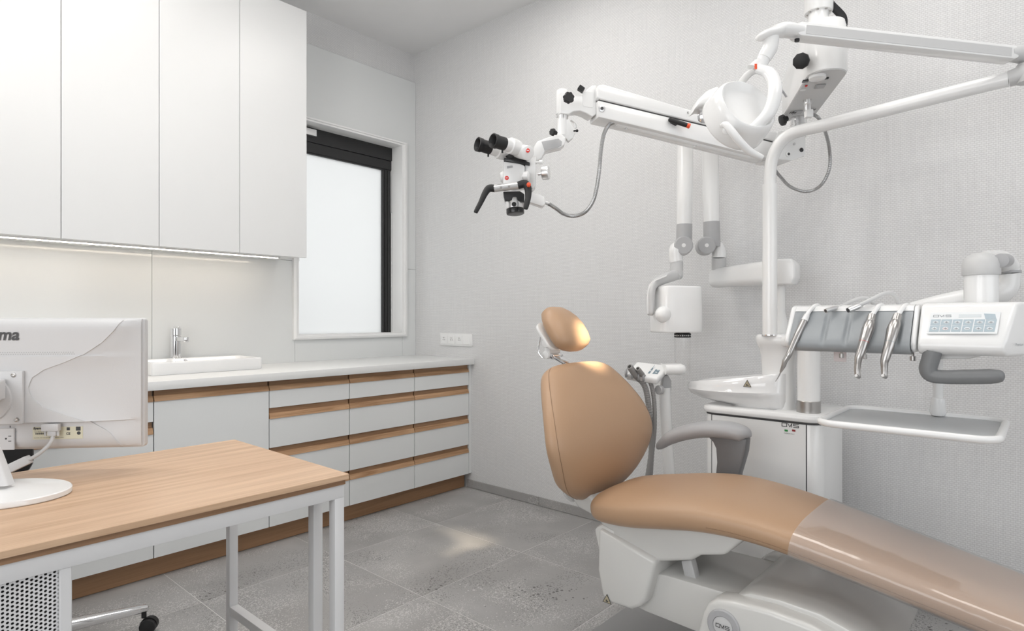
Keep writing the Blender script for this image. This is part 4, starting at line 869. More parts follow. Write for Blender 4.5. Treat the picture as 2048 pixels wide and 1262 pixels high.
for u0, nm2, lab, band in ((1735, 'dental_handpiece', 'steel contra-angle handpiece with a red ring on the console', 'red'), (1800, 'dental_handpiece', 'steel contra-angle handpiece with a blue-grey ring on the console', 'key_dark')):
    s = u0 - 1735
    k = lambda u, v, x: (u + s + (-(v - 640) * .07 if s else 0) * .0, v, x)
    sh_ = lambda u, v: (1560 + u / 6.827, 600 + v / 6.827)
    if s == 0: ctr = [(1258, 205), (1245, 260), (1235, 300), (1225, 335), (1200, 400), (1170, 500), (1148, 570), (1120, 660), (1085, 760), (1072, 800), (1062, 880), (1056, 960), (1060, 1040)]
    else: ctr = [(1608, 200), (1590, 260), (1580, 295), (1570, 330), (1545, 400), (1520, 500), (1500, 575), (1478, 660), (1440, 790), (1425, 850), (1424, 920), (1424, 985), (1424, 1040)]
    rd = [48, 54, 56, 66, 72, 66, 60, 58, 52, 46, 40, 36, 34]
    xs = [1.858, 1.852, 1.848, 1.842, 1.832, 1.82, 1.812, 1.806, 1.80, 1.798, 1.797, 1.796, 1.795]
    pts = [(*sh_(a, b), x) for (a, b), x in zip(ctr, xs)]; rad = [r_ * (1.60 / F_PX / 6.827) * 1.05 for r_ in rd]
    hs = [pts[0], (pts[0][0] + 5, 623, 1.872), (pts[0][0] + 12, 613, 1.895), (pts[0][0] + 20, 610, 1.93), (pts[0][0] + 24, 615, 1.96)]
    t, P_ = instr(nm2, lab, pts, rad, 'steel', hs)
    i = 6; d = (P_[i + 1] - P_[i]).normalized(); mk('colour_ring', MB().lathe(P_[i] - d * .0004, d, [(0, rad[i] * 1.012), (.0008, rad[i] * 1.012)], 20), band, t)
    hq = P_[-1]; hv = (FWD * -.35 + RGT * -.55 + Z * .18).normalized(); mk('head', MB().lathe(hq - hv * .0075, hv, [(0, .0045), (.001, .0056), (.013, .0056), (.0155, .0046)], 18), 'steel', t)
    mk('chuck', MB().lathe(hq + hv * .008, hv, [(0, .0035), (.0006, .0035), (.0006, .001)], 12), 'satin' , t)
for u, v, r_, lab, back in ((1651, 622, .0062, 'short empty hose coupling lying on the console top', [(1656, 621, 1.868), (1670, 616, 1.89), (1685, 612, 1.92), (1700, 604, 1.95), (1722, 596, 1.98), (1738, 599, 2.0), (1748, 608, 2.02)]), (1696, 621, .0078, 'larger empty hose coupling arching over the console top', [(1702, 619, 1.868), (1722, 609, 1.88), (1745, 598, 1.90), (1766, 588, 1.93), (1782, 586, 1.96), (1792, 595, 1.985), (1797, 608, 2.0)])):
    a = px(u, v, 1.855); b_ = px(u + (26 if u > 1670 else 22), v - (11 if u > 1670 else 7), 1.885)
    t = thing('hose_coupling', lab, 'hose', a)
    d = (b_ - a).normalized(); L_ = (b_ - a).length
    mk('coupling', MB().lathe(a, d, [(0.004, .002), (.004, r_ * .75), (0, r_ * .8), (0, r_), (L_ * .7, r_ * 1.08), (L_, r_ * .95)], 20), 'satin', t)
    mk('socket_end', MB().lathe(a - d * .0004, d, [(0, r_ * .72), (.003, r_ * .6), (.0035, .001)], 16), 'ink', t)
    mk('hose', MB().tube([b_] + [px(*q) for q in back[1:]], .0056, 12, 6), 'light_grey', t)

# ================================================================== OPERATING LAMP ON ITS POLE
pb = px(1539.5, 668, 2.35)
t = thing('operating_lamp', 'white dental operating lamp on a bent pole and jointed arm', 'lamp', (pb.x, pb.y, 1.03))
XPL = 2.352
mk('pole', MB().cyl((pb.x, pb.y, 1.035), (pb.x, pb.y, px(1539.5, 369, XPL).z), .0262, n=28), 'plastic', t)
mk('pole_ring', MB().lathe((pb.x, pb.y, 1.036), Z, [(0, .029), (.003, .029), (.004, .027)], 28), 'chrome', t)
arc = [(1539.5, 371), (1540, 350), (1541.5, 330), (1547, 310), (1556, 292), (1569, 277), (1586, 266.5), (1606, 260), (1630, 254.5), (1680, 242.3), (1780, 217.2), (1900, 187), (2017, 158)]
m = MB().tube([px(u, v, XPL) for u, v in arc], .0222, 24, 5); mk('bent_arm', m, 'plastic', t, ang=60)
a0 = px(2017, 158, XPL); a1 = px(2075, 140, XPL)
m = MB().tube([a0, px(2040, 150, XPL), px(2056, 138, XPL)], [.0235, .026, .028], 24, 4); m.cyl(px(2056, 165, XPL), px(2056, 128, XPL), .027); part(mk('elbow_joint', m, 'light_grey', t, ang=50), 'light grey elbow joint')
AL, AR = PZ(1590, 63.5, 1.75), PZ(2022, 111, 1.80)
ad_ = (AR - AL).normalized(); an_ = ad_.cross(Z).normalized(); an_ = -an_ if an_.dot(FWD) > 0 else an_; au = an_.cross(ad_); au = au if au.z > 0 else -au
L_ = (AR - AL).length
m = MB(); rslab(m, (AL + AR) / 2, ad_, au, an_, L_ / 2 + .008, .0205, .024, .018, .006, 6); mk('spring_arm', m, 'plastic', t, ang=40)
m = MB().obox((AL + AR) / 2 - au * .002 + an_ * .0242, ad_, au, an_, L_ / 2 - .02, .013, .0006); part(mk('arm_side_groove', m, 'light_grey', t, .0005, 1), 'long recessed groove')
m = MB()
for q in (AL, AR): m.cyl(q + an_ * .024 + au * .006, q + an_ * .0248 + au * .006, .002, n=10)
mk('pivot_screw', m, 'ink', t)['kind'] = 'stuff'
jr = PZ(2056, 112, 1.82)
m = MB().tube([AR - ad_ * .01 + au * .002, PZ(2035, 108, 1.80), jr], [.021, .024, .026], 20, 4, [.026, .027, .027], upv=Z); m.cyl(jr + Z * .025, jr - Z * .045, .024); part(mk('arm_end_joint', m, 'light_grey', t, ang=50), 'light grey arm joint')
sw = PZ(1541, 70, 1.72)
m = MB().tube([AL + ad_ * .012, PZ(1572, 60, 1.74), PZ(1556, 62, 1.735), PZ(1540, 68, 1.72), PZ(1524, 72, 1.715), PZ(1515, 75, 1.712)], [.019, .020, .019, .015, .011, .005], 22, 5, [.026, .028, .030, .034, .026, .010], upv=Z); mk('arm_head', m, 'plastic', t, ang=60)
mk('tension_screw', MB().cyl(PZ(1594, 78, 1.74), PZ(1594, 83, 1.74), .007, n=8), 'black_rubber', t)
s_ = [PZ(1541, 70, 1.72), PZ(1541.5, 80, 1.72), PZ(1540, 95, 1.72), PZ(1533, 108, 1.722), PZ(1528, 117, 1.723)]
m = MB().tube(s_, [.0215, .0215, .021, .0205, .019], 24, 5); mk('swivel_neck', m, 'plastic', t, ang=50)
m = MB().tube([PZ(1528, 116, 1.723), PZ(1524, 124, 1.724), PZ(1519, 132, 1.725), PZ(1514, 141, 1.726)], [.0175, .0165, .018, .021], 24, 4, [.0175, .018, .024, .030], upv=an_); mk('yoke_hub', m, 'plastic', t, ang=50)
mk('indicator_sticker', MB().obox(PZ(1511.5, 133, 1.70), RGT, Z, FWD, .0034, .0075, .0006), 'red_orange', t)
y1_ = [PZ(1518, 138, 1.715), PZ(1536, 144, 1.70), PZ(1547, 160, 1.685), PZ(1550, 182, 1.67), PZ(1546, 206, 1.665), PZ(1536, 228, 1.665), PZ(1518, 247, 1.67), PZ(1500, 259, 1.675), PZ(1483, 267, 1.68)]
m = MB().tube(y1_, [.022, .020, .019, .019, .0185, .0175, .016, .013, .009], 20, 5, [.012, .014, .016, .018, .018, .017, .015, .013, .009], upv=RGT); mk('yoke_near', m, 'plastic', t, ang=60)
y2_ = [PZ(1516, 138, 1.73), PZ(1500, 146, 1.76), PZ(1484, 163, 1.79), PZ(1470, 182, 1.82), PZ(1462, 205, 1.84), PZ(1462, 225, 1.84)]
m = MB().tube(y2_, [.018, .012, .011, .011, .011, .010], 18, 5, [.009] * 6, upv=RGT); mk('yoke_far', m, 'plastic', t, ang=60)
# lamp head: curved shell facing the headrest
lc = PZ(1468, 243, 1.745); ln = (Vector((1.78, 1.30, 1.06)) - lc).normalized(); ln0 = ln.copy(); ln = (ln + (lc - Vector((0, 0, H))).normalized() * .6).normalized(); la = (RGT * .82 + FWD * .57).normalized(); la = (la - ln * la.dot(ln)).normalized(); lb_ = ln.cross(la); lb_ = lb_ if lb_.z > 0 else -lb_
def dish(secs, p=.9, n=48, notch=0.0): return [[lc + ln * d + q for q in sup((0, 0, 0), la, lb_, a * .74, b * .97, p, n)] for d, a, b in secs]
m = MB().loft(dish([(-.046, .006, .006), (-.048, .04, .032), (-.051, .074, .059), (-.056, .088, .070), (-.066, .097, .078), (-.070, .104, .084), (-.066, .112, .090), (-.046, .119, .095), (-.016, .123, .098), (.004, .124, .099), (.010, .124, .099), (.012, .121, .096), (.010, .116, .091), (-.004, .108, .084), (-.026, .088, .068), (-.036, .05, .04), (-.039, .01, .01)])); lh = mk('lamp_shell', m, 'plastic', t, ang=60)
m = MB().loft(dish([(-.0355, .004, .004), (-.033, .05, .04), (-.020, .087, .067), (.0, .105, .081)]), caps=False); part(mk('reflector', m, 'chrome', lh), 'faceted mirror reflector')
mk('bulb', MB().lathe(lc - ln * .03, ln, [(0, .006), (.02, .006), (.026, .003)], 12), 'clear', lh)
# rear visor plates framing the shell
def plate(name, ang0, ang1, k0, off, mat):
    se_ = []
    for i in range(13):
        a = math.radians(ang0 + (ang1 - ang0) * i / 12); ca_, sa_ = math.cos(a), math.sin(a); w_ = math.sin(math.pi * i / 12) ** .5 * .018 + .006
        c_ = lc + la * ca_ * .131 * k0 + lb_ * sa_ * .105 * k0 - ln * off; dr_ = (la * ca_ + lb_ * sa_).normalized(); tg = ln.cross(dr_)
        se_.append(sup(c_, ln, dr_, w_ * 1.3, .0065, .8, 14))
    mk(name, MB().loft(se_), mat, lh, ang=60)
wl = [PZ(1382, 226, 1.80), PZ(1392, 214, 1.80), PZ(1410, 205, 1.79), PZ(1430, 199, 1.78)]
m = MB().loft([sup(p, Z, FWD, h_, .035, .8, 16) for p, h_ in zip(wl, (.004, .016, .03, .034))]); mk('side_wing', m, 'plastic', t, ang=60)
m = MB().lathe(PZ(1409, 232, 1.785), (RGT * -.35 - FWD * .9 - Z * .1), [(0, .021), (.004, .021), (.008, .016), (.009, .002)], 24); part(mk('wing_glass', m, 'chrome', t), 'small mirrored side reflector')
m = MB().tube([PZ(1443, 252, 1.62), PZ(1452, 250, 1.60), PZ(1464, 264, 1.59), PZ(1480, 284, 1.59), PZ(1500, 303, 1.60), PZ(1524, 315, 1.61)], [.006, .0095, .0105, .0105, .010, .007], 18, 6); mk('grip_handle', m, 'plastic', t, ang=60)
m = MB().cyl(PZ(1480, 268, 1.68), PZ(1473, 252, 1.70), .016); m.cyl(PZ(1452, 262, 1.60), PZ(1464, 258, 1.67), .010); mk('handle_boss', m, 'plastic', t, .002, 2)
mk('boss_cap', MB().ball(PZ(1463, 259, 1.62), .006), 'chrome', t)
m = MB().cyl(PZ(1557, 170, 1.69), PZ(1573, 194, 1.70), .0028, n=10); m.cyl(PZ(1553, 160, 1.68), PZ(1560, 168, 1.69), .007); part(mk('sensor_pin', m, 'arm_grey', t), 'thin grey pin on the yoke')
sp = bpy.data.lights.new('operating_lamp_beam', 'SPOT'); sp.energy = 150; sp.color = (1.0, .84, .62); sp.spot_size = math.radians(13); sp.spot_blend = .9; sp.shadow_soft_size = .03
so = bpy.data.objects.new('operating_lamp_beam', sp); C.objects.link(so); so.location = lc + ln * .025
so.rotation_euler = (Vector((1.845, 1.26, 1.0)) - so.location).to_track_quat('-Z', 'Y').to_euler()

# ================================================================== CEILING MICROSCOPE
cn, cfz = PZ(1637, 60, 2.02), PZ(1597, 235, 2.40)
t = thing('surgical_microscope', 'white ceiling-mounted surgical microscope with black eyepieces', 'microscope', (cn.x, cn.y, ZC - .02))
cc_ = Vector((cn.x, cn.y, 0))
zt = PZ(1637, 26, 2.02).z
m = MB().lathe(cc_ + Z * zt, Z, [(0, .042), (.004, .044), (ZC - zt - .03, .044), (ZC - zt - .03, .09), (ZC - zt, .09)], 36); mk('ceiling_column', m, 'plastic', t)
m = MB()
for k in range(8):
    a = k * math.pi / 4 + .2; m.cyl(cc_ + Vector((math.cos(a) * .034, math.sin(a) * .034, zt - .003)), cc_ + Vector((math.cos(a) * .034, math.sin(a) * .034, zt + .002)), .004, n=8)
mk('flange_bolts', m, 'steel', t)['kind'] = 'stuff'
zh0, zh1 = 1.892, 2.062
mk('column_neck', MB().lathe(cc_ + Z * zh1, Z, [(-.01, .034), (zt - zh1, .031)], 28), 'plastic', t)
hp0, hp1 = PZ(1652, 148, 1.99), PZ(1596, 235, 2.40); hp0.z = hp1.z = 0
hd_ = (hp1 - hp0).normalized(); hs_ = Vector((-hd_.y, hd_.x, 0)); hl = (hp1 - hp0).length; hw = .062
def hs(z, k=1.0, cut=0.0):
    out = [];
    for i in range(17):
        a = math.radians(90 + 180 * i / 16); out.append(hp0 + hd_ * math.cos(a) * hw * k + hs_ * math.sin(a) * hw * k + Z * z)
    for sgn, i in ((-1, 0), (-1, 1), (1, 2), (1, 3)):
        a = [(-1, -.02), (-.55, .045), (.55, .045), (1, -.02)][i]; out.append(hp0 + hd_ * (hl + a[1] - cut) + hs_ * a[0] * hw * k + Z * z)
    return out
m = MB().loft([hs(zh0 + .003, .96), hs(zh0 + .008), hs(zh1 - .06), hs(zh1 - .02, .98, .04), hs(zh1, .9, .09)]); mk('arm_housing', m, 'plastic', t, ang=45)
m = MB().loft([hs(zh0, .93, .01), hs(zh0 + .004, .93, .01)]); up = part(mk('underside_plate', m, 'light_grey', t), 'light grey underside plate')
U = lambda u, v: pz(u, v, zh0 - .0004)
mk('bearing_cap', MB().lathe(pz(1635, 150, zh0 + .004), -Z, [(0, .026), (.012, .026), (.014, .023)], 30), 'plastic', t)
for nm_, u, v, w_, h_, mt in (('rocker_switch', 1611, 161, .014, .009, 'black_gloss'), ('fuse_holder', 1641, 157, .010, .006, 'black_gloss'), ('fuse_holder', 1653.5, 155.5, .008, .005, 'black_gloss'), ('red_button', 1612.5, 171, .005, .005, 'red'), ('type_plate', 1640, 172, .022, .016, 'arm_grey'), ('vent_plate', 1595, 224, .022, .018, 'arm_grey')):
    mk(nm_, MB().obox(U(u, v) - Z * .002, hd_, hs_, Z, h_, w_ * .7, .002), mt, up, .0008, 1)
for (u, v) in ((1586, 223), (1624, 217)):
    for k in range(4): mk('vent_slot', MB().obox(U(u + (k - 1.5) * 3.4, v) - Z * .0046, hd_ + hs_ * .2, hs_, Z, .009, .0014, .0004), 'gap', up)
mk('round_label', MB().lathe(U(1606, 180), -Z, [(0, .010), (.0006, .010)], 20), 'frame_white', up)
for u, v, w2 in ((1606, 122, -1),):
    p = PZ(1603, 122, 1.965); q = PZ(1612, 121, 2.02); d = (p - q).normalized()
    mk('clamp_screw', MB().cyl(q, p, .013, n=16).lathe(p - d * .004, d, [(0, .022), (.002, .0255), (.014, .0255), (.017, .02)], 9), 'black_rubber', t)
p = PZ(1569, 239, 2.36); mk('clamp_screw', MB().lathe(p, (RGT * -.8 - Z * .3), [(-.012, .01), (0, .012), (.002, .021), (.014, .021), (.016, .016)], 9), 'black_rubber', t)
m = MB().tube([PZ(1656, 0, 2.03), PZ(1666, 13, 2.02), PZ(1676, 23, 2.0), PZ(1685, 34, 1.98), PZ(1687, 48, 1.96), PZ(1682, 64, 1.96), PZ(1668, 72, 1.98)], .0105, 14, 10, ridge=.16); part(mk('corrugated_hose', m, 'black_rubber', t, ang=20), 'black corrugated cable hose')
# pivot and spring arm
MA, MB_ = Vector((2.544, .747, 0)), Vector((1.852, 1.227, 0)); md_ = (MB_ - MA).normalized(); mn_ = Vector((md_.y, -md_.x, 0)); mn_ = mn_ if mn_.dot(FWD) < 0 else -mn_
pv = PZ(1597, 240, 2.40)
mk('arm_pivot', MB().lathe((pv.x, pv.y, PZ(1597, 275, 2.40).z), Z, [(0, .029), (.045, .029), (.046, .0275), (.049, .0275), (.05, .030), (zh0 - PZ(1597, 275, 2.40).z, .030)], 32), 'satin', t)
def mside(name, pts, half, mat, bev=.004, seg=2, off=0.0):
    q = [pplane(u, v, MA + mn_ * (half + off), mn_) for u, v in pts]
    return mk(name, MB().prism(q, -mn_ * half * 2), mat, t, bev, seg)
mside('arm_upper_cover', ((1195, 172), (1200, 169), (1207, 168), (1386, 221), (1520, 256), (1561, 266), (1561, 285), (1199, 198), (1195, 194)), .048, 'plastic', .007, 3)
mside('arm_lower_cover', ((1196, 200), (1562, 288), (1562, 318), (1532, 316), (1300, 258), (1197, 234)), .044, 'plastic', .005, 2)
mside('arm_core', ((1198, 190), (1560, 280), (1560, 295), (1198, 206)), .042, 'ink', .0, 1)
mside('arm_end_block', ((1556, 262), (1580, 262), (1612, 270), (1612, 311), (1585, 321), (1540, 318), (1545, 290)), .050, 'plastic', .006, 2)
for (u, v, r_, mt) in ((1576, 308.5, .011, 'plastic'), (1602.5, 300, .008, 'black_gloss'), (1588, 288, .005, 'light_grey'), (1203, 217.5, .012, 'satin')):
    p = pplane(u, v, MA + mn_ * .050, mn_) if u > 1300 else pplane(u, v, MA + mn_ * .044, mn_)
    mk('arm_bolt', MB().lathe(p - mn_ * .001, mn_, [(0, r_), (.004, r_), (.005, r_ * .8)], 20), mt, t)
    if r_ > .01: mk('bolt_socket', MB().lathe(p, mn_, [(0, r_ * .5), (.0056, r_ * .5)], 6), 'ink', t)
tp = [pplane(u, v, MA + mn_ * .012, mn_) for u, v in ((1233, 246), (1300, 263), (1400, 288), (1522, 318))]
mk('cable_duct', MB().tube(tp, .0125, 18, 3), 'plastic', t)
for u, v in ((1252, 256.5), (1390, 291), (1519, 320)):
    p = pplane(u, v, MA + mn_ * .012, mn_); mk('duct_screw', MB().lathe(p + Z * .004, -Z, [(0, .007), (.006, .007), (.008, .004)], 12), 'chrome', t)
a, b_ = pplane(1341, 240, MA + mn_ * .055, mn_), pplane(1372, 250, MA + mn_ * .075, mn_)
m = MB().pill(a, b_, .0085, 14); m.obox(a.lerp(b_, .3) - mn_ * .01, (b_ - a), mn_, Z, .012, .014, .006); mk('brake_lever', m, 'black_rubber', t)
mk('brake_button', MB().lathe(b_, (b_ - a), [(.004, .009), (.014, .009), (.016, .006)], 16), 'red_orange', t)
mk('arm_letter', text(MB(), 'K', .014, pplane(1374, 228, MA + mn_ * .0482, mn_), -md_, Z), 'ink', t)
# front block
mside('front_block', ((1122, 183), (1137, 184), (1140, 190), (1165, 189), (1178, 176), (1185, 170), (1193, 170), (1193, 228), (1185, 234), (1172, 226), (1160, 222), (1148, 223), (1138, 229), (1120, 227), (1120, 184)), .026, 'plastic', .008, 3)
mk('block_cylinder', MB().lathe(PZ(1125, 229, 2.17), Z, [(0, .0215), (.003, .0235), (.079, .0235), (.083, .022), (.084, .019), (.087, .019), (.088, .016)], 32), 'plastic', t)
mside('cover_plate', ((1165, 184), (1168, 182), (1186, 184), (1188, 187), (1188, 212), (1185, 216), (1167, 213), (1165, 209)), .0268, 'plastic', .001, 1)
def knob(u, v, Zd, r_, ln_, dirv, mat, lobes=7):
    p = PZ(u, v, Zd); d = Vector(dirv).normalized(); e = d.orthogonal().normalized(); g_ = d.cross(e); n = lobes * 6
    ring = lambda k, tt: [p + d * tt + (e * math.cos(2 * math.pi * i / n) + g_ * math.sin(2 * math.pi * i / n)) * r_ * k * (1 + .08 * math.cos(2 * math.pi * i / n * lobes)) for i in range(n)]
    return mk('star_knob', MB().loft([ring(.55, -ln_ * .9), ring(.6, -.0), ring(.96, .001), ring(1, .003), ring(1, ln_ - .003), ring(.9, ln_)]), mat, t)
knob(1135.5, 197, 2.09, .0185, .016, -FWD * .9 + RGT * .3, 'black_rubber'); knob(1108, 265, 2.10, .012, .012, RGT * -.7 - FWD * .6, 'black_rubber')
p = PZ(1162, 178, 2.15); mk('square_cap', MB().obox(p, RGT - Z * .7, Z + RGT * .7, FWD, .0105, .0085, .01), 'black_rubber', t, .001, 1)
mk('steel_ring', MB().cyl(PZ(1126, 242, 2.165), PZ(1126, 226, 2.165), .0185), 'satin', t)
def poly(name, pts, Zd, half, mat, bev=.003, dirv=None):
    d = dirv or FWD; q = [PZ(u, v, Zd) for u, v in pts]; return mk(name, MB().prism(q, d * half * 2), mat, t, bev, 2)
mk('swivel_post', MB().cyl(PZ(1125, 272, 2.165), PZ(1125, 239, 2.165), .0195), 'plastic', t)
poly('swivel_bracket', ((1117, 238), (1138, 238), (1145, 250), (1152, 262), (1146, 275), (1137, 283), (1131, 276), (1118, 268)), 2.15, .012, 'plastic')
mk('balance_arc', MB().tube([PZ(1141, 241, 2.13), PZ(1149, 246, 2.13), PZ(1152, 256, 2.13)], .0035, 10), 'satin', t)
mk('balance_pin', MB().cyl(PZ(1147, 262, 2.13), PZ(1153, 261.5, 2.13), .003, n=8).ball(PZ(1154, 261.5, 2.13), .005), 'black_rubber', t)
# carrier bracket
cb_ = [(1060, 318), (1068, 292), (1074, 282), (1082, 279), (1108, 270), (1124, 268), (1132, 275), (1130, 288), (1122, 295), (1090, 303), (1083, 316), (1070, 325)]
poly('carrier_bracket', cb_, 2.125, .022, 'plastic', .005)
part(poly('bracket_recess', ((1083, 283), (1117, 277), (1124, 283), (1123, 291), (1115, 295), (1089, 301)), 2.1235, .003, 'grey_plastic', .001), 'grey recessed window of the bracket')
# optics carrier
ZO = 2.06
poly('optics_body', ((1007, 322), (1040, 327), (1050, 331), (1050, 372), (1030, 374), (1006, 370)), ZO, .036, 'plastic', .005)
poly('side_body', ((1050, 322), (1062, 315), (1072, 312), (1072, 370), (1066, 377), (1050, 374)), ZO + .01, .034, 'plastic', .003)
poly('dovetail_plate', ((1007, 321), (1008, 316), (1032, 314), (1060, 325), (1060, 330), (1040, 327)), ZO - .004, .04, 'black_gloss', .002)
poly('head_base', ((1010, 312), (1024, 304), (1046, 310), (1056, 318), (1030, 320)), ZO, .04, 'black_rubber', .004)
part(poly('slide_switch', ((1014, 332), (1025, 331), (1026, 335), (1014, 337)), ZO - .001, .002, 'arm_grey', .0), 'grey slide switch')
for u, v, z_ in ((1013.5, 356, ZO), (1055.5, 301, 2.005)):
    p = PZ(u, v, z_ - .0005); mk('round_badge', MB().lathe(p, -FWD, [(-.002, .0068), (.001, .0068), (.0014, .0058)], 24), 'red', t); mk('badge_script', MB().obox(p - FWD * .0016, RGT, Z, FWD, .0038, .0012, .0002), 'frame_white', t)
mk('side_knob', MB().lathe(PZ(1045, 353, 2.05), (RGT - FWD * .35), [(0, .008), (.006, .008), (.007, .016), (.018, .017), (.022, .0165), (.024, .013)], 26), 'plastic', t)
mk('side_knob', MB().lathe(PZ(1076, 348, 2.06), (RGT - FWD * .3 + Z * .05), [(0, .006), (.014, .006), (.015, .021), (.020, .0225), (.036, .0225), (.038, .021)], 30), 'satin', t)
mk('side_knob', MB().lathe(PZ(1072, 325, 2.07), (RGT - FWD * .25), [(0, .004), (.010, .004), (.011, .007), (.021, .0075), (.023, .006)], 20), 'plastic', t)
mk('side_knob', MB().lathe(PZ(1008, 354, 2.09), (RGT * -1), [(0, .02), (.006, .02), (.012, .016), (.014, .005)], 24), 'plastic', t)
# binocular head with two eyepieces
mk('binocular_hinge', MB().cyl(PZ(1024, 300, 2.10), PZ(1056, 306, 2.01), .024), 'plastic', t, .003, 2)
for (a, b_, e0, lab) in (((1036, 296, 2.03), (1018, 292, 2.01), (985, 281, 1.965), 'near'), ((1012, 306, 2.09), (996, 300, 2.075), (954, 288, 2.03), 'far')):
    A_, B_, E_ = PZ(*a), PZ(*b_), PZ(*e0); d = (E_ - A_).normalized(); L0 = (E_ - A_).length
    tb = mk('eyepiece_tube', MB().lathe(A_, d, [(0, .024), (.012, .027), (.034, .027), (.036, .0215), (L0 * .55, .0215)], 30), 'plastic', t, ang=40)
    part(mk('eyepiece', MB().lathe(A_ + d * L0 * .55, d, [(-.001, .0205), (0, .0215), (L0 * .3, .0215), (L0 * .31, .0235), (L0 * .44, .0240), (L0 * .45, .0215), (L0 * .40, .017), (L0 * .28, .012)], 32), 'black_rubber', tb, ang=30), 'black rubber eyepiece')
    mk('eyepiece_lens', MB().lathe(A_ + d * L0 * .55, d, [(L0 * .285, .013), (L0 * .30, .001)], 20), 'black_gloss', tb)
    mk('dioptre_pin', MB().cyl(A_ + d * L0 * .62 - Z * .018, A_ + d * L0 * .62 - Z * .031, .003, n=8), 'black_rubber', tb)
# handle bar with black grips, objective
mk('handle_bar', MB().cyl(PZ(988, 377, 2.02), PZ(1036, 371, 2.02), .0125), 'satin', t)
for u in (1002, 1018): mk('bar_screw', MB().cyl(PZ(u, 375.5 - (u - 1002) * .12, 2.0085), PZ(u, 375.5 - (u - 1002) * .12, 2.006), .0042, n=12), 'steel', t)
mk('hand_grip', MB().tube([PZ(990, 377, 2.02), PZ(978, 377, 2.02), PZ(970, 387, 2.015), (PZ(962, 404, 2.005)), PZ(953, 421, 2.0), PZ(951, 426, 2.0)], [.0125, .0125, .0105, .0085, .0075, .006], 16, 5), 'black_rubber', t)
mk('hand_grip', MB().tube([PZ(1036, 371, 2.02), PZ(1050, 368, 2.015), PZ(1056, 378, 2.01), PZ(1056, 396, 2.0), PZ(1052, 414, 1.99), PZ(1051, 419, 1.99)], [.0125, .0140, .0125, .010, .0085, .006], 16, 5), 'black_rubber', t)
mk('grip_button', MB().ball(PZ(1057.5, 369.5, 1.995), .0075, sc=(1, 1, 1.1)), 'red_orange', t)
mk('grip_button', MB().ball(PZ(970.5, 380, 2.02), .004), 'red_orange', t)
poly('splitter_block', ((1006, 383), (1040, 382), (1049, 388), (1049, 403), (1010, 401)), ZO - .01, .034, 'black_rubber', .003)
oc_ = PZ(1029, 398, ZO + .022); oa = Vector((.0, .0, -1)) + RGT * .06 - FWD * .1
mk('objective_ring', MB().lathe(oc_, oa, [(0, .031), (.004, .0325), (.036, .032), (.037, .030)], 36), 'satin', t)
part(mk('objective_lens', MB().lathe(oc_ + oa.normalized() * .037, oa, [(0, .0305), (.010, .031), (.015, .030), (.016, .027), (.014, .002)], 36), 'black_gloss', t), 'black objective lens mount')
mk('focus_knob', MB().lathe(PZ(1028, 409, 2.052), -FWD, [(0, .007), (.006, .008), (.010, .0065)], 14), 'black_rubber', t)
poly('lamp_socket', ((1058, 384), (1078, 388), (1089, 393), (1091, 408), (1085, 413), (1058, 404)), ZO + .005, .022, 'plastic', .004)
mk('cable_nut', MB().cyl(PZ(1088, 404, 2.08), PZ(1099, 408, 2.08), .0065, n=12), 'satin', t)
cpath = [PZ(1097, 407.5, 2.08), PZ(1112, 417, 2.08), PZ(1128, 428, 2.085), PZ(1148, 432, 2.09), PZ(1170, 424, 2.10), PZ(1186, 402, 2.11), PZ(1194, 372, 2.12), PZ(1199, 335, 2.13), PZ(1202, 300, 2.15), PZ(1208, 268, 2.17), PZ(1218, 250, 2.19), PZ(1230, 244, 2.2)]
mk('armoured_cable', MB().tube(cpath, .0066, 10, 22, ridge=.09), 'conduit', t, ang=20)
mk('cable_connector', MB().lathe(pz(1615, 200, zh0), -Z, [(0, .014), (.016, .013), (.018, .011), (.040, .011), (.042, .009)], 20), 'satin', t)
k0_ = pz(1615, 200, zh0) - Z * .05; mk('angled_plug', MB().obox(k0_ + RGT * .004, RGT, Z, FWD, .013, .014, .011), 'plastic', t, .003, 2)
Zk = (k0_ - Vector((0, 0, H))).dot(FWD)
cpath = [k0_ + RGT * .012, PZ(1637, 236, Zk), PZ(1650, 262, Zk + .05), PZ(1659, 300, Zk + .12), PZ(1658, 340, Zk + .16), PZ(1640, 372, Zk + .2), PZ(1612, 383, Zk + .22), PZ(1582, 374, Zk + .24), PZ(1562, 355, Zk + .25), PZ(1548, 335, Zk + .24), PZ(1546, 312, 2.44)]
mk('armoured_cable', MB().tube(cpath, .0062, 10, 22, ridge=.09), 'conduit', t, ang=20)

# ================================================================== X-RAY UNIT
xcol = px(1561, 640, 2.50)
t = thing('x_ray_unit', 'white dental x-ray unit on a folded double arm near the wall', 'x-ray machine', (xcol.x, xcol.y, .76))
zt_ = px(1561, 545, 2.5).z
mk('support_column', MB().lathe((xcol.x, xcol.y, 1.035), Z, [(-.28, .03), (0, .030), (.004, .030), (.05, .026), (.09, .0175), (zt_ - 1.035, .0175)], 28), 'plastic', t)
e0_ = Vector((2.665, 1.12, 0)); zA = PZ(1440, 552, 2.72).z; zB = px(1525, 549, 2.52).z
A0 = PZ(1434, 556, 2.74); A1 = Vector((xcol.x, xcol.y, px(1570, 543, 2.5).z))
da = (A1 - A0).normalized(); sd_ = da.cross(Z).normalized(); ud_ = sd_.cross(da)
def xsec(c_, w_, h_): return rrect(c_, sd_, ud_, w_, h_, min(w_, h_) * .75, 5)
mk('horizontal_arm', MB().loft([xsec(A0 - da * .012, .028, .034), xsec(A0 - da * .010, .036, .042), xsec(A0, .038, .044), xsec(A1 - da * .03, .040, .050)]), 'plastic', t)
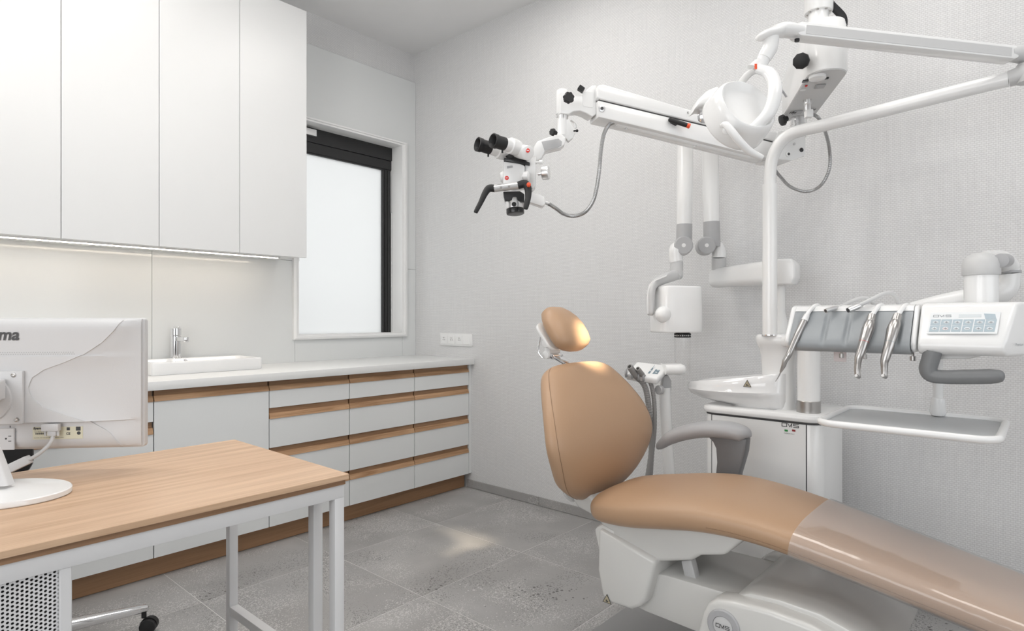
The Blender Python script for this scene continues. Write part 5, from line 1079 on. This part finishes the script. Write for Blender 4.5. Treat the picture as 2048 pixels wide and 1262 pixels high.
mk('arm_end_cap', MB().loft([xsec(A0 - da * .018, .026, .032), xsec(A0 - da * .013, .034, .041)]), 'light_grey', t)
q = [px(u, v, 2.46) for u, v in ((1528, 517), (1582, 517), (1589, 527), (1590, 553), (1583, 569), (1528, 571))]
mk('column_head', MB().prism(q, (.075, 0, 0)), 'plastic', t, .008, 3)
ab = A0 + da * .012
m = MB().cyl(Vector((ab.x, ab.y, A0.z + .03)), PZ(1438, 514, 2.71), .031, n=28); part(mk('lower_sleeve', m, 'light_grey', t), 'light grey sleeve')
m = MB().tube([PZ(1438, 516, 2.71), PZ(1438, 503, 2.71), PZ(1434, 493, 2.71), PZ(1426, 490, 2.71)], [.031, .031, .028, .02], 24, 4); mk('knuckle_bracket', m, 'plastic', t)
def forearm(u0, v0, u1, v1, uk, Zd, r_, vs):
    P0, P1 = PZ(u0, v0, Zd), PZ(u1, v1, Zd); d = (P1 - P0).normalized()
    S0 = P0.lerp(P1, (vs - v0) / (v1 - v0))
    mk('upright_arm', MB().lathe(S0, P1 - S0, [(0, r_), ((P1 - S0).length, r_ * 1.02)], 28), 'plastic', t)
    part(mk('arm_sleeve', MB().lathe(P0, S0 - P0, [(0, r_ * 1.02), ((S0 - P0).length, r_ * 1.02)], 28), 'grey_plastic', t), 'grey arm sleeve')
    k = PZ(uk, 491, Zd - .045); kd_ = (-FWD + RGT * -.15).normalized()
    part(mk('knuckle', MB().lathe(k - kd_ * -.0, -kd_, [(-.008, .034), (-.004, .039), (.05, .0395), (.075, .037), (.08, .033)], 32), 'grey_plastic', t), 'round grey knuckle')
    mk('knuckle_cap', MB().lathe(k + kd_ * .008, kd_, [(0, .0085), (.0012, .0085), (.0016, .007)], 20), 'frame_white', t)
    return P1
E1 = forearm(1424, 494, 1419, 258, 1413, 2.70, .0355, 444); E2 = forearm(1368, 494, 1371, 252, 1367, 2.60, .0325, 449)
mk('top_elbow', MB().tube([E1 - Z * .02, E1 + Z * .02, (E1 + E2) / 2 + Z * .045, E2 + Z * .02, E2 - Z * .02], [.036, .036, .034, .033, .033], 24, 5), 'plastic', t)
m = MB().tube([PZ(1364, 488, 2.60), PZ(1352, 498, 2.58), PZ(1352, 516, 2.58), PZ(1353, 523, 2.58)], [.022, .029, .0285, .0285], 24, 4); mk('yoke_stem', m, 'plastic', t)
m = MB().tube([PZ(1353, 523, 2.58), PZ(1353, 545, 2.58), PZ(1351, 553, 2.57)], [.027, .027, .02], 24, 4)
m.tube([PZ(1362, 548, 2.58), PZ(1345, 552, 2.57), PZ(1325, 559, 2.55), PZ(1308, 570, 2.53), PZ(1302, 584, 2.52), PZ(1301, 605, 2.52), PZ(1301, 626, 2.52), PZ(1301, 631, 2.52)], [.016, .018, .017, .017, .017, .016, .014, .008], 18, 5, [.024, .026, .026, .026, .026, .024, .022, .012], upv=RGT); part(mk('yoke', m, 'light_grey', t, ang=60), 'light grey yoke')
q = [PZ(u, v, 2.505) for u, v in ((1318, 556), (1336, 548), (1333, 553), (1312, 562), (1303, 575), (1299, 600), (1298, 628), (1294, 628), (1294, 595), (1297, 575), (1304, 563))]
mk('yoke_cover', MB().prism(q, FWD * .02), 'plastic', t, .002, 2)
# tube head
hA, hB = PZ(1353, 574, 2.56), PZ(1352, 664, 2.56)
hxv = RGT; hyv = FWD
def hsec(v, k, s=0.0):
    c_ = PZ(1353 + s, v, 2.56); return sup(c_, (RGT * .97 + FWD * .25).normalized(), (FWD * .97 - RGT * .25).normalized(), .096 * k, .075 * k, .42, 44)
m = MB().loft([hsec(573, .86), hsec(574, .93), hsec(576.5, .965), hsec(600, .98, -.4), hsec(640, 1.0, -1), hsec(661, 1.0, -1.2), hsec(663.5, .99, -1.2), hsec(664.5, .96, -1.2)]); hdm = mk('tube_head', m, 'plastic', t, ang=50)
mk('head_boss', MB().ball(PZ(1327, 629, 2.492), .043, 24, (1, .75, .80), 13), 'plastic', hdm)
cz = PZ(1365, 668, 2.56)
m = MB().lathe(PZ(1365, 662, 2.56), -Z, [(0, .030), (.010, .030), (.010, .0345), (.026, .0345), (.027, .032)], 32); part(mk('collimator_ring', m, 'black_rubber', t), 'black collimator ring')
m = MB()
for k in range(26):
    a = 2 * math.pi * k / 26; p = cz + Vector((math.cos(a), math.sin(a), 0)) * .0347 - Z * .006; m.obox(p, Vector((-math.sin(a), math.cos(a), 0)), Z, Vector((math.cos(a), math.sin(a), 0)), .0018, .0016 if k % 3 else .003, .0002)
mk('scale_marks', m, 'frame_white', t)['kind'] = 'stuff'
cb0 = PZ(1365, 674, 2.56); m = MB().lathe(cb0, -Z, [(0, .0325), (.16, .0315)], 36); part(mk('clear_cone', m, 'clear', t), 'clear acrylic cone')

# ================================================================== ASSISTANT'S CONSOLE WITH SUCTION HOSES
ap = px(1333, 860, 2.30)
t = thing('assistant_console', 'white suction console with small keypad on a slim white post', 'dental console', (ap.x, ap.y, .25))
m = MB().tube([PZ(1330, 775, 2.50), PZ(1333, 860, 2.50), PZ(1340, 960, 2.49), PZ(1346, 1010, 2.49), PZ(1356, 1045, 2.49), px(1420, 1075, 2.36)], .0235, 24, 5); mk('post', m, 'plastic', t)
m = MB().prism([PZ(u, v, 2.49) for u, v in ((1324, 780), (1343, 780), (1343, 762), (1336, 750), (1328, 752))], FWD * .04); mk('post_bracket', m, 'grey_plastic', t, .002, 2)
m = MB().lathe(PZ(1325, 779, 2.47), (RGT * -.75 - FWD * .6), [(0, .007), (.010, .007), (.011, .018), (.026, .0185), (.029, .016)], 28); part(mk('clamp_knob', m, 'grey_plastic', t), 'grey clamp knob')
# head: swept along y, profile in x-z
A_ = [(1275, 719), (1288, 718), (1355, 724), (1364, 729), (1367, 736), (1364, 744), (1357, 748), (1338, 748), (1322, 763), (1316, 764), (1262, 757), (1252, 751), (1250, 742), (1262, 730)]
top = [(1271, 722), (1340, 727), (1316, 760), (1252, 752)]
def ah(u, v, dz): return PZ(u, v, 2.49 + dz)
fa = [ah(1252, 748, -.045), ah(1316, 758, -.075), ah(1342, 730, .02), ah(1273, 722, .05)]
n_ = (fa[1] - fa[0]).cross(fa[3] - fa[0]).normalized(); n_ = n_ if n_.z > 0 else -n_
m = MB(); c_ = sum(fa, Vector()) / 4; ex = ((fa[1] + fa[2]) / 2 - (fa[0] + fa[3]) / 2); ey = ((fa[3] + fa[2]) / 2 - (fa[0] + fa[1]) / 2)
ey2 = (ey - ex * ey.dot(ex) / ex.length_squared)
m.loft([[fa[0] - n_ * .03, fa[1] - n_ * .03, fa[2] - n_ * .03, fa[3] - n_ * .03], fa]); hd2 = mk('console_head', m, 'plastic', t, .010, 3)
m = MB(); q0 = ah(1326, 738, .0); q1 = ah(1357, 737, -.01); m.loft([rrect(q0, FWD, Z, .055, .020, .018), rrect(q1, FWD, Z, .055, .022, .020), rrect(ah(1364, 737, -.012), FWD, Z, .05, .017, .016), rrect(ah(1367, 737, -.012), FWD, Z, .042, .009, .008)]); mk('console_end', m, 'plastic', t, ang=50)
def hq(a, b, d=.0006):                                # point on the head's top face from a zoomed pixel
    return pplane(1240 + a / 10.514, 700 + b / 10.514, fa[0] + n_ * d, n_)
for q in (((735, 310), (768, 312), (625, 495), (582, 490)), ((775, 380), (868, 388), (790, 508), (678, 500))):
    ks = mk('keypad', MB().prism([hq(*p) for p in q], n_ * .0008), 'key_dark', hd2)
    ce = [hq(*p, .0016) for p in q]
    for s in (.3, .7): mk('key_icon', MB().lathe((ce[0] + ce[1]) / 2 * (1 - s) + (ce[2] + ce[3]) / 2 * s, n_, [(0, .0045), (.0003, .0042)], 14), 'key_icon', ks)
mk('console_logo', logo(MB(), hq(805, 345, .0006), hq(910, 350) - hq(805, 345), n_.cross(hq(910, 350) - hq(805, 345)), (hq(910, 350) - hq(805, 345)).length, .005, .0013), 'ink_soft', hd2)
for (u, v) in ((1253, 746), (1265, 749), (1278, 752), (1288, 754)):
    p = PZ(u, v, 2.435); mk('hose_holder', MB().lathe(p - RGT * .006, (RGT * .75 - FWD * .2), [(0, .017), (.003, .0185), (.006, .0185), (.008, .016)], 20), 'arm_grey', t)
for k, (tip, base, hose, lab) in enumerate((((1259, 733), (1271, 750), ((1276, 757), (1284, 764), (1292, 780), (1297, 810), (1300, 850), (1303, 900), (1295, 960), (1292, 985)), 'wide grey suction tube, its end cap raised highest on the suction console'), ((1275.5, 737), (1284, 749), ((1292, 757), (1300, 764), (1306, 785), (1309, 815), (1309, 860), (1304, 910), (1301, 960), (1300, 985)), 'narrow grey suction tube nearest the keypad of the suction console'))):
    r_ = .0125 if k == 0 else .0095
    a, b_ = PZ(*tip, 2.40), PZ(*base, 2.43)
    tt = thing('suction_hose', lab, 'hose', PZ(*hose[-1], 2.46), 'suction hoses')
    d = (b_ - a).normalized(); mk('nozzle', MB().lathe(a, d, [(.004, .002), (.003, r_ * .55), (0, r_ * .62), (0, r_ * .9), (.006, r_), ((b_ - a).length, r_ * 1.15)], 20), 'handle_grey' if False else 'hose_grey', tt)
    mk('nozzle_bore', MB().lathe(a - d * .0003, d, [(0, r_ * .55), (.002, r_ * .5)], 14), 'gap', tt)
    mk('hose', MB().tube([b_] + [PZ(u, v, 2.45) for u, v in hose], r_ * .92, 12, 14, ridge=.05), 'hose_grey', tt, ang=20)
